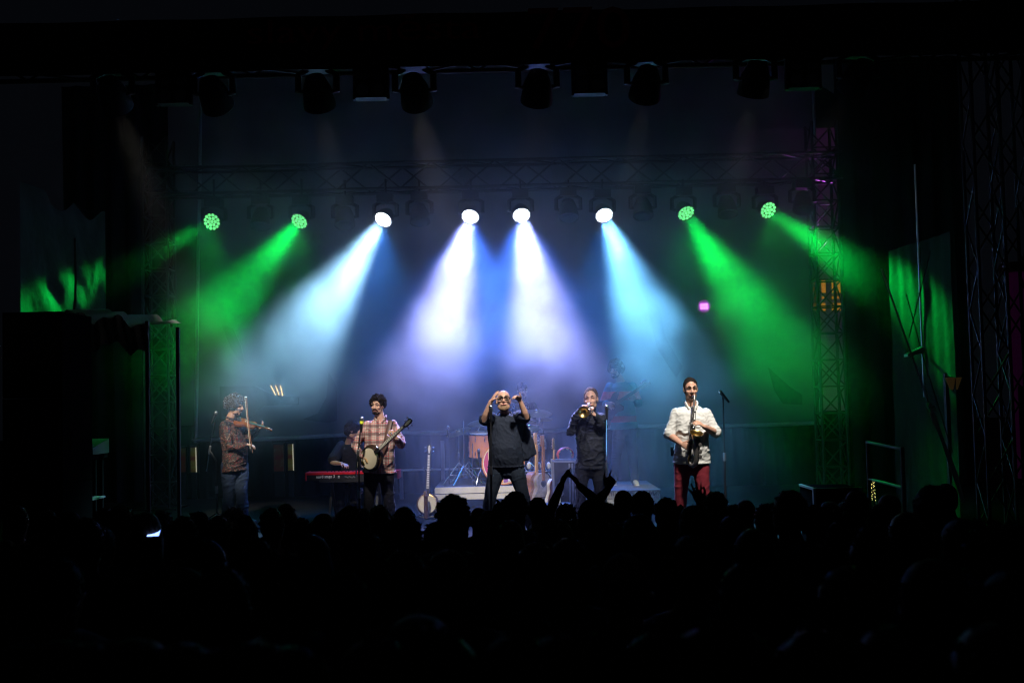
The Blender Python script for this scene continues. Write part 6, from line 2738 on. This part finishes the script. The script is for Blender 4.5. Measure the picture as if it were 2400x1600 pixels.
for i, (px, py, wp, kd_) in enumerate(HEADS):
    x, y, h = by_pixel(px, py, wp)
    hv = 3 if (px, py) == (547, 1192) else rnd.choice((0, 0, 0, 1, 1, 2))
    s = spectator(x, y, h, kd_, None, None, rnd.uniform(-.3, .3), rnd.randrange(5), hv)
    s['px'] = px
    s['d'] = y


# spectators with raised arms
def arm_person(px, py, wp, arms, kd_, label, seed, hair=0, sc=1.0):
    x, y, h = by_pixel(px, py, wp)
    k = h / 1.75

    def L(qx, qy, dy=0.0):
        p = at(qx, qy, y + dy)
        return V(((p.x - x) / k, dy / k, p.z / k))
    ar = {c: (L(*e), L(*w_), V(d), V(n), kw) for c, (e, w_, d, n, kw) in arms.items()}
    bo, ja, H = spect_meshes(seed, ar)
    hm = hair_mesh(kd_, H, seed)
    hm.materials.append(C_HAIR[0])
    s = spectator(x, y, h, kd_, label, (bo, ja, hm), 0, 0, hair)
    return s


arm_person(1354, 1216, 57, {'A': ((1286, 1206, .1), (1315, 1137, .2), (.45, .02, .88), (.85, .3, -.2), dict(curl=.14, spread=.2, thumb=1, k=.98)),
                            'B': ((1418, 1190, .1), (1358, 1138, .2), (-.6, .02, .78), (-.85, .3, -.2), dict(curl=.14, spread=.2, thumb=-1, k=.98))}, 'short',
           'spectator joining both hands overhead in a triangle before the trumpeter', 71)
arm_person(1376, 1212, 58, {'B': ((1392, 1184, .1), (1424, 1148, .2), (.4, .1, .9), (-.3, 1, 0), dict(curls=(0, 1.2, 1.3, 1.3), thumb=1, spread=.05, k=1.05))}, 'long',
           'spectator pointing one raised finger upward beside the trumpeter microphone', 72)
arm_person(1668, 1202, 62, {'A': ((1652, 1216, .1), (1641, 1181, .15), (-.25, .05, .95), (0, 1, .1), dict(curl=.18, thumb=-1, spread=.5, k=1.0))}, 'short',
           'spectator raising an open hand before the saxophonist legs', 73)

# labels that single each spectator out: hair, what is beyond, and the place in the row
LAND = [(-1e9, 'the loudspeaker stack'), (230, 'the side canopy'), (430, 'the violinist'), (620, 'the display cases'), (740, 'the red keyboard'), (860, 'the banjo player'), (960, 'the upright banjo'), (1080, 'the singer'),
        (1240, 'the guitar rack'), (1330, 'the trumpeter'), (1440, 'the carpeted riser'), (1560, 'the saxophonist'), (1700, 'the lone microphone stand'), (1820, 'the truss tower'), (2000, 'the step railing'), (2150, 'the green tarpaulin'), (2290, 'the outer towers')]
groups_ = {}
for t, kd_ in SPECT:
    if 'px' not in t:
        continue
    land = [l for a, l in LAND if t['px'] >= a][-1]
    row = 'front row' if t['d'] > 7.2 else ('middle rows' if t['d'] > 4.6 else 'rear rows')
    groups_.setdefault((KINDS[kd_], row, land), []).append(t)
ORD = ['', 'first', 'second', 'third', 'fourth', 'fifth', 'sixth']
for (hk, row, land), ts in groups_.items():
    ts.sort(key=lambda o: -o['d'])
    for i, t in enumerate(ts):
        t['label'] = f'{hk} spectator in the {row}, before {land}' + (f', {ORD[i + 1]} from the stage' if len(ts) > 1 else '')
        if abs(t['px'] - 547) < 1 and hk.startswith('curly'):
            t['label'] = 'spectator with rim lit grey curly hair just below the violinist'
        if abs(t['px'] - 1050) < 1:
            t['label'] = 'tall broad headed spectator beside the upright banjo, black against the stage'
        del t['px'], t['d']

# phones held up in the crowd
for (px, py, D, lab, k, yaw) in ((361, 1247, 7.0, 'small bright phone glimpsed in the crowd below the violin microphone', 3.0, .2),):
    c = at(px, py, D)
    t = thing('phone', lab, 'phone', c)
    M = Matrix.Translation(c) @ Matrix.Rotation(yaw, 4, 'Z') @ Matrix.Rotation(-1.35, 4, 'X')
    m = MB()
    m.box((-.037, 0, -.075), (.037, .008, .075), M)
    m.build('phone_case', M_BLACK, t, smooth=False)
    m = MB()
    m.box((-.034, -.0015, -.07), (.034, -.0002, .07), M)
    e = mat('phone_screen_%d' % (k * 100), (.1, .12, .2), .2, vary=0, emit=(.25, .4, 1), estr=k)
    m.build('phone_screen', e, t, smooth=False)

# ------------------------------------------------------------------ stage smoke
def smoke():
    m = bpy.data.materials.new('stage_smoke')
    m.use_nodes = True
    n = m.node_tree
    n.nodes.clear()
    out = n.nodes.new('ShaderNodeOutputMaterial')
    pv = n.nodes.new('ShaderNodeVolumePrincipled')
    n.links.new(pv.outputs[0], out.inputs['Volume'])
    pv.inputs['Color'].default_value = (.8, .8, .8, 1)
    pv.inputs['Anisotropy'].default_value = .2
    geo = n.nodes.new('ShaderNodeNewGeometry')
    sep = n.nodes.new('ShaderNodeSeparateXYZ')
    n.links.new(geo.outputs['Position'], sep.inputs[0])

    def mrange(src, a, b, c, d, kind_='SMOOTHSTEP'):
        r = n.nodes.new('ShaderNodeMapRange')
        r.interpolation_type = kind_
        n.links.new(src, r.inputs[0])
        for i, v in enumerate((a, b, c, d)):
            r.inputs[i + 1].default_value = v
        return r.outputs[0]

    def mul(a, b):
        r = n.nodes.new('ShaderNodeMath')
        r.operation = 'MULTIPLY'
        n.links.new(a, r.inputs[0])
        n.links.new(b, r.inputs[1])
        return r.outputs[0]
    depth = mrange(sep.outputs['Y'], 13.9, 16.1, .003, .12)
    sides = mul(mrange(sep.outputs['X'], -5.25, -4.3, .04, 1), mrange(sep.outputs['X'], 4.3, 5.3, 1, .06))
    def mx(a, b):
        r = n.nodes.new('ShaderNodeMath')
        r.operation = 'MAXIMUM'
        n.links.new(a, r.inputs[0])
        n.links.new(b, r.inputs[1])
        return r.outputs[0]
    low = mx(mrange(sep.outputs['Z'], 1.7, 3.5, .03, 1), mul(mrange(sep.outputs['X'], -2.3, -.7, 0, .32), mrange(sep.outputs['X'], 2.6, 4.2, 1, .25)))
    sides = mul(mul(sides, low), mrange(sep.outputs['Z'], 5.1, 6.4, 1, .22))
    nz = n.nodes.new('ShaderNodeTexNoise')
    nz.inputs['Scale'].default_value = 1.0
    nz.inputs['Detail'].default_value = 5
    nz.inputs['Distortion'].default_value = .4
    n.links.new(geo.outputs['Position'], nz.inputs['Vector'])
    puff = mrange(nz.outputs[0], .38, .62, .16, 1.84, 'LINEAR')
    n.links.new(mul(mul(depth, sides), puff), pv.inputs['Density'])
    b = MB()
    b.box((-7.6, 10.4, STAGE + .02), (7.6, 19.55, 7.6))
    o = b.build('stage_smoke', m, smooth=False)
    kind(o, 'stuff')


smoke()
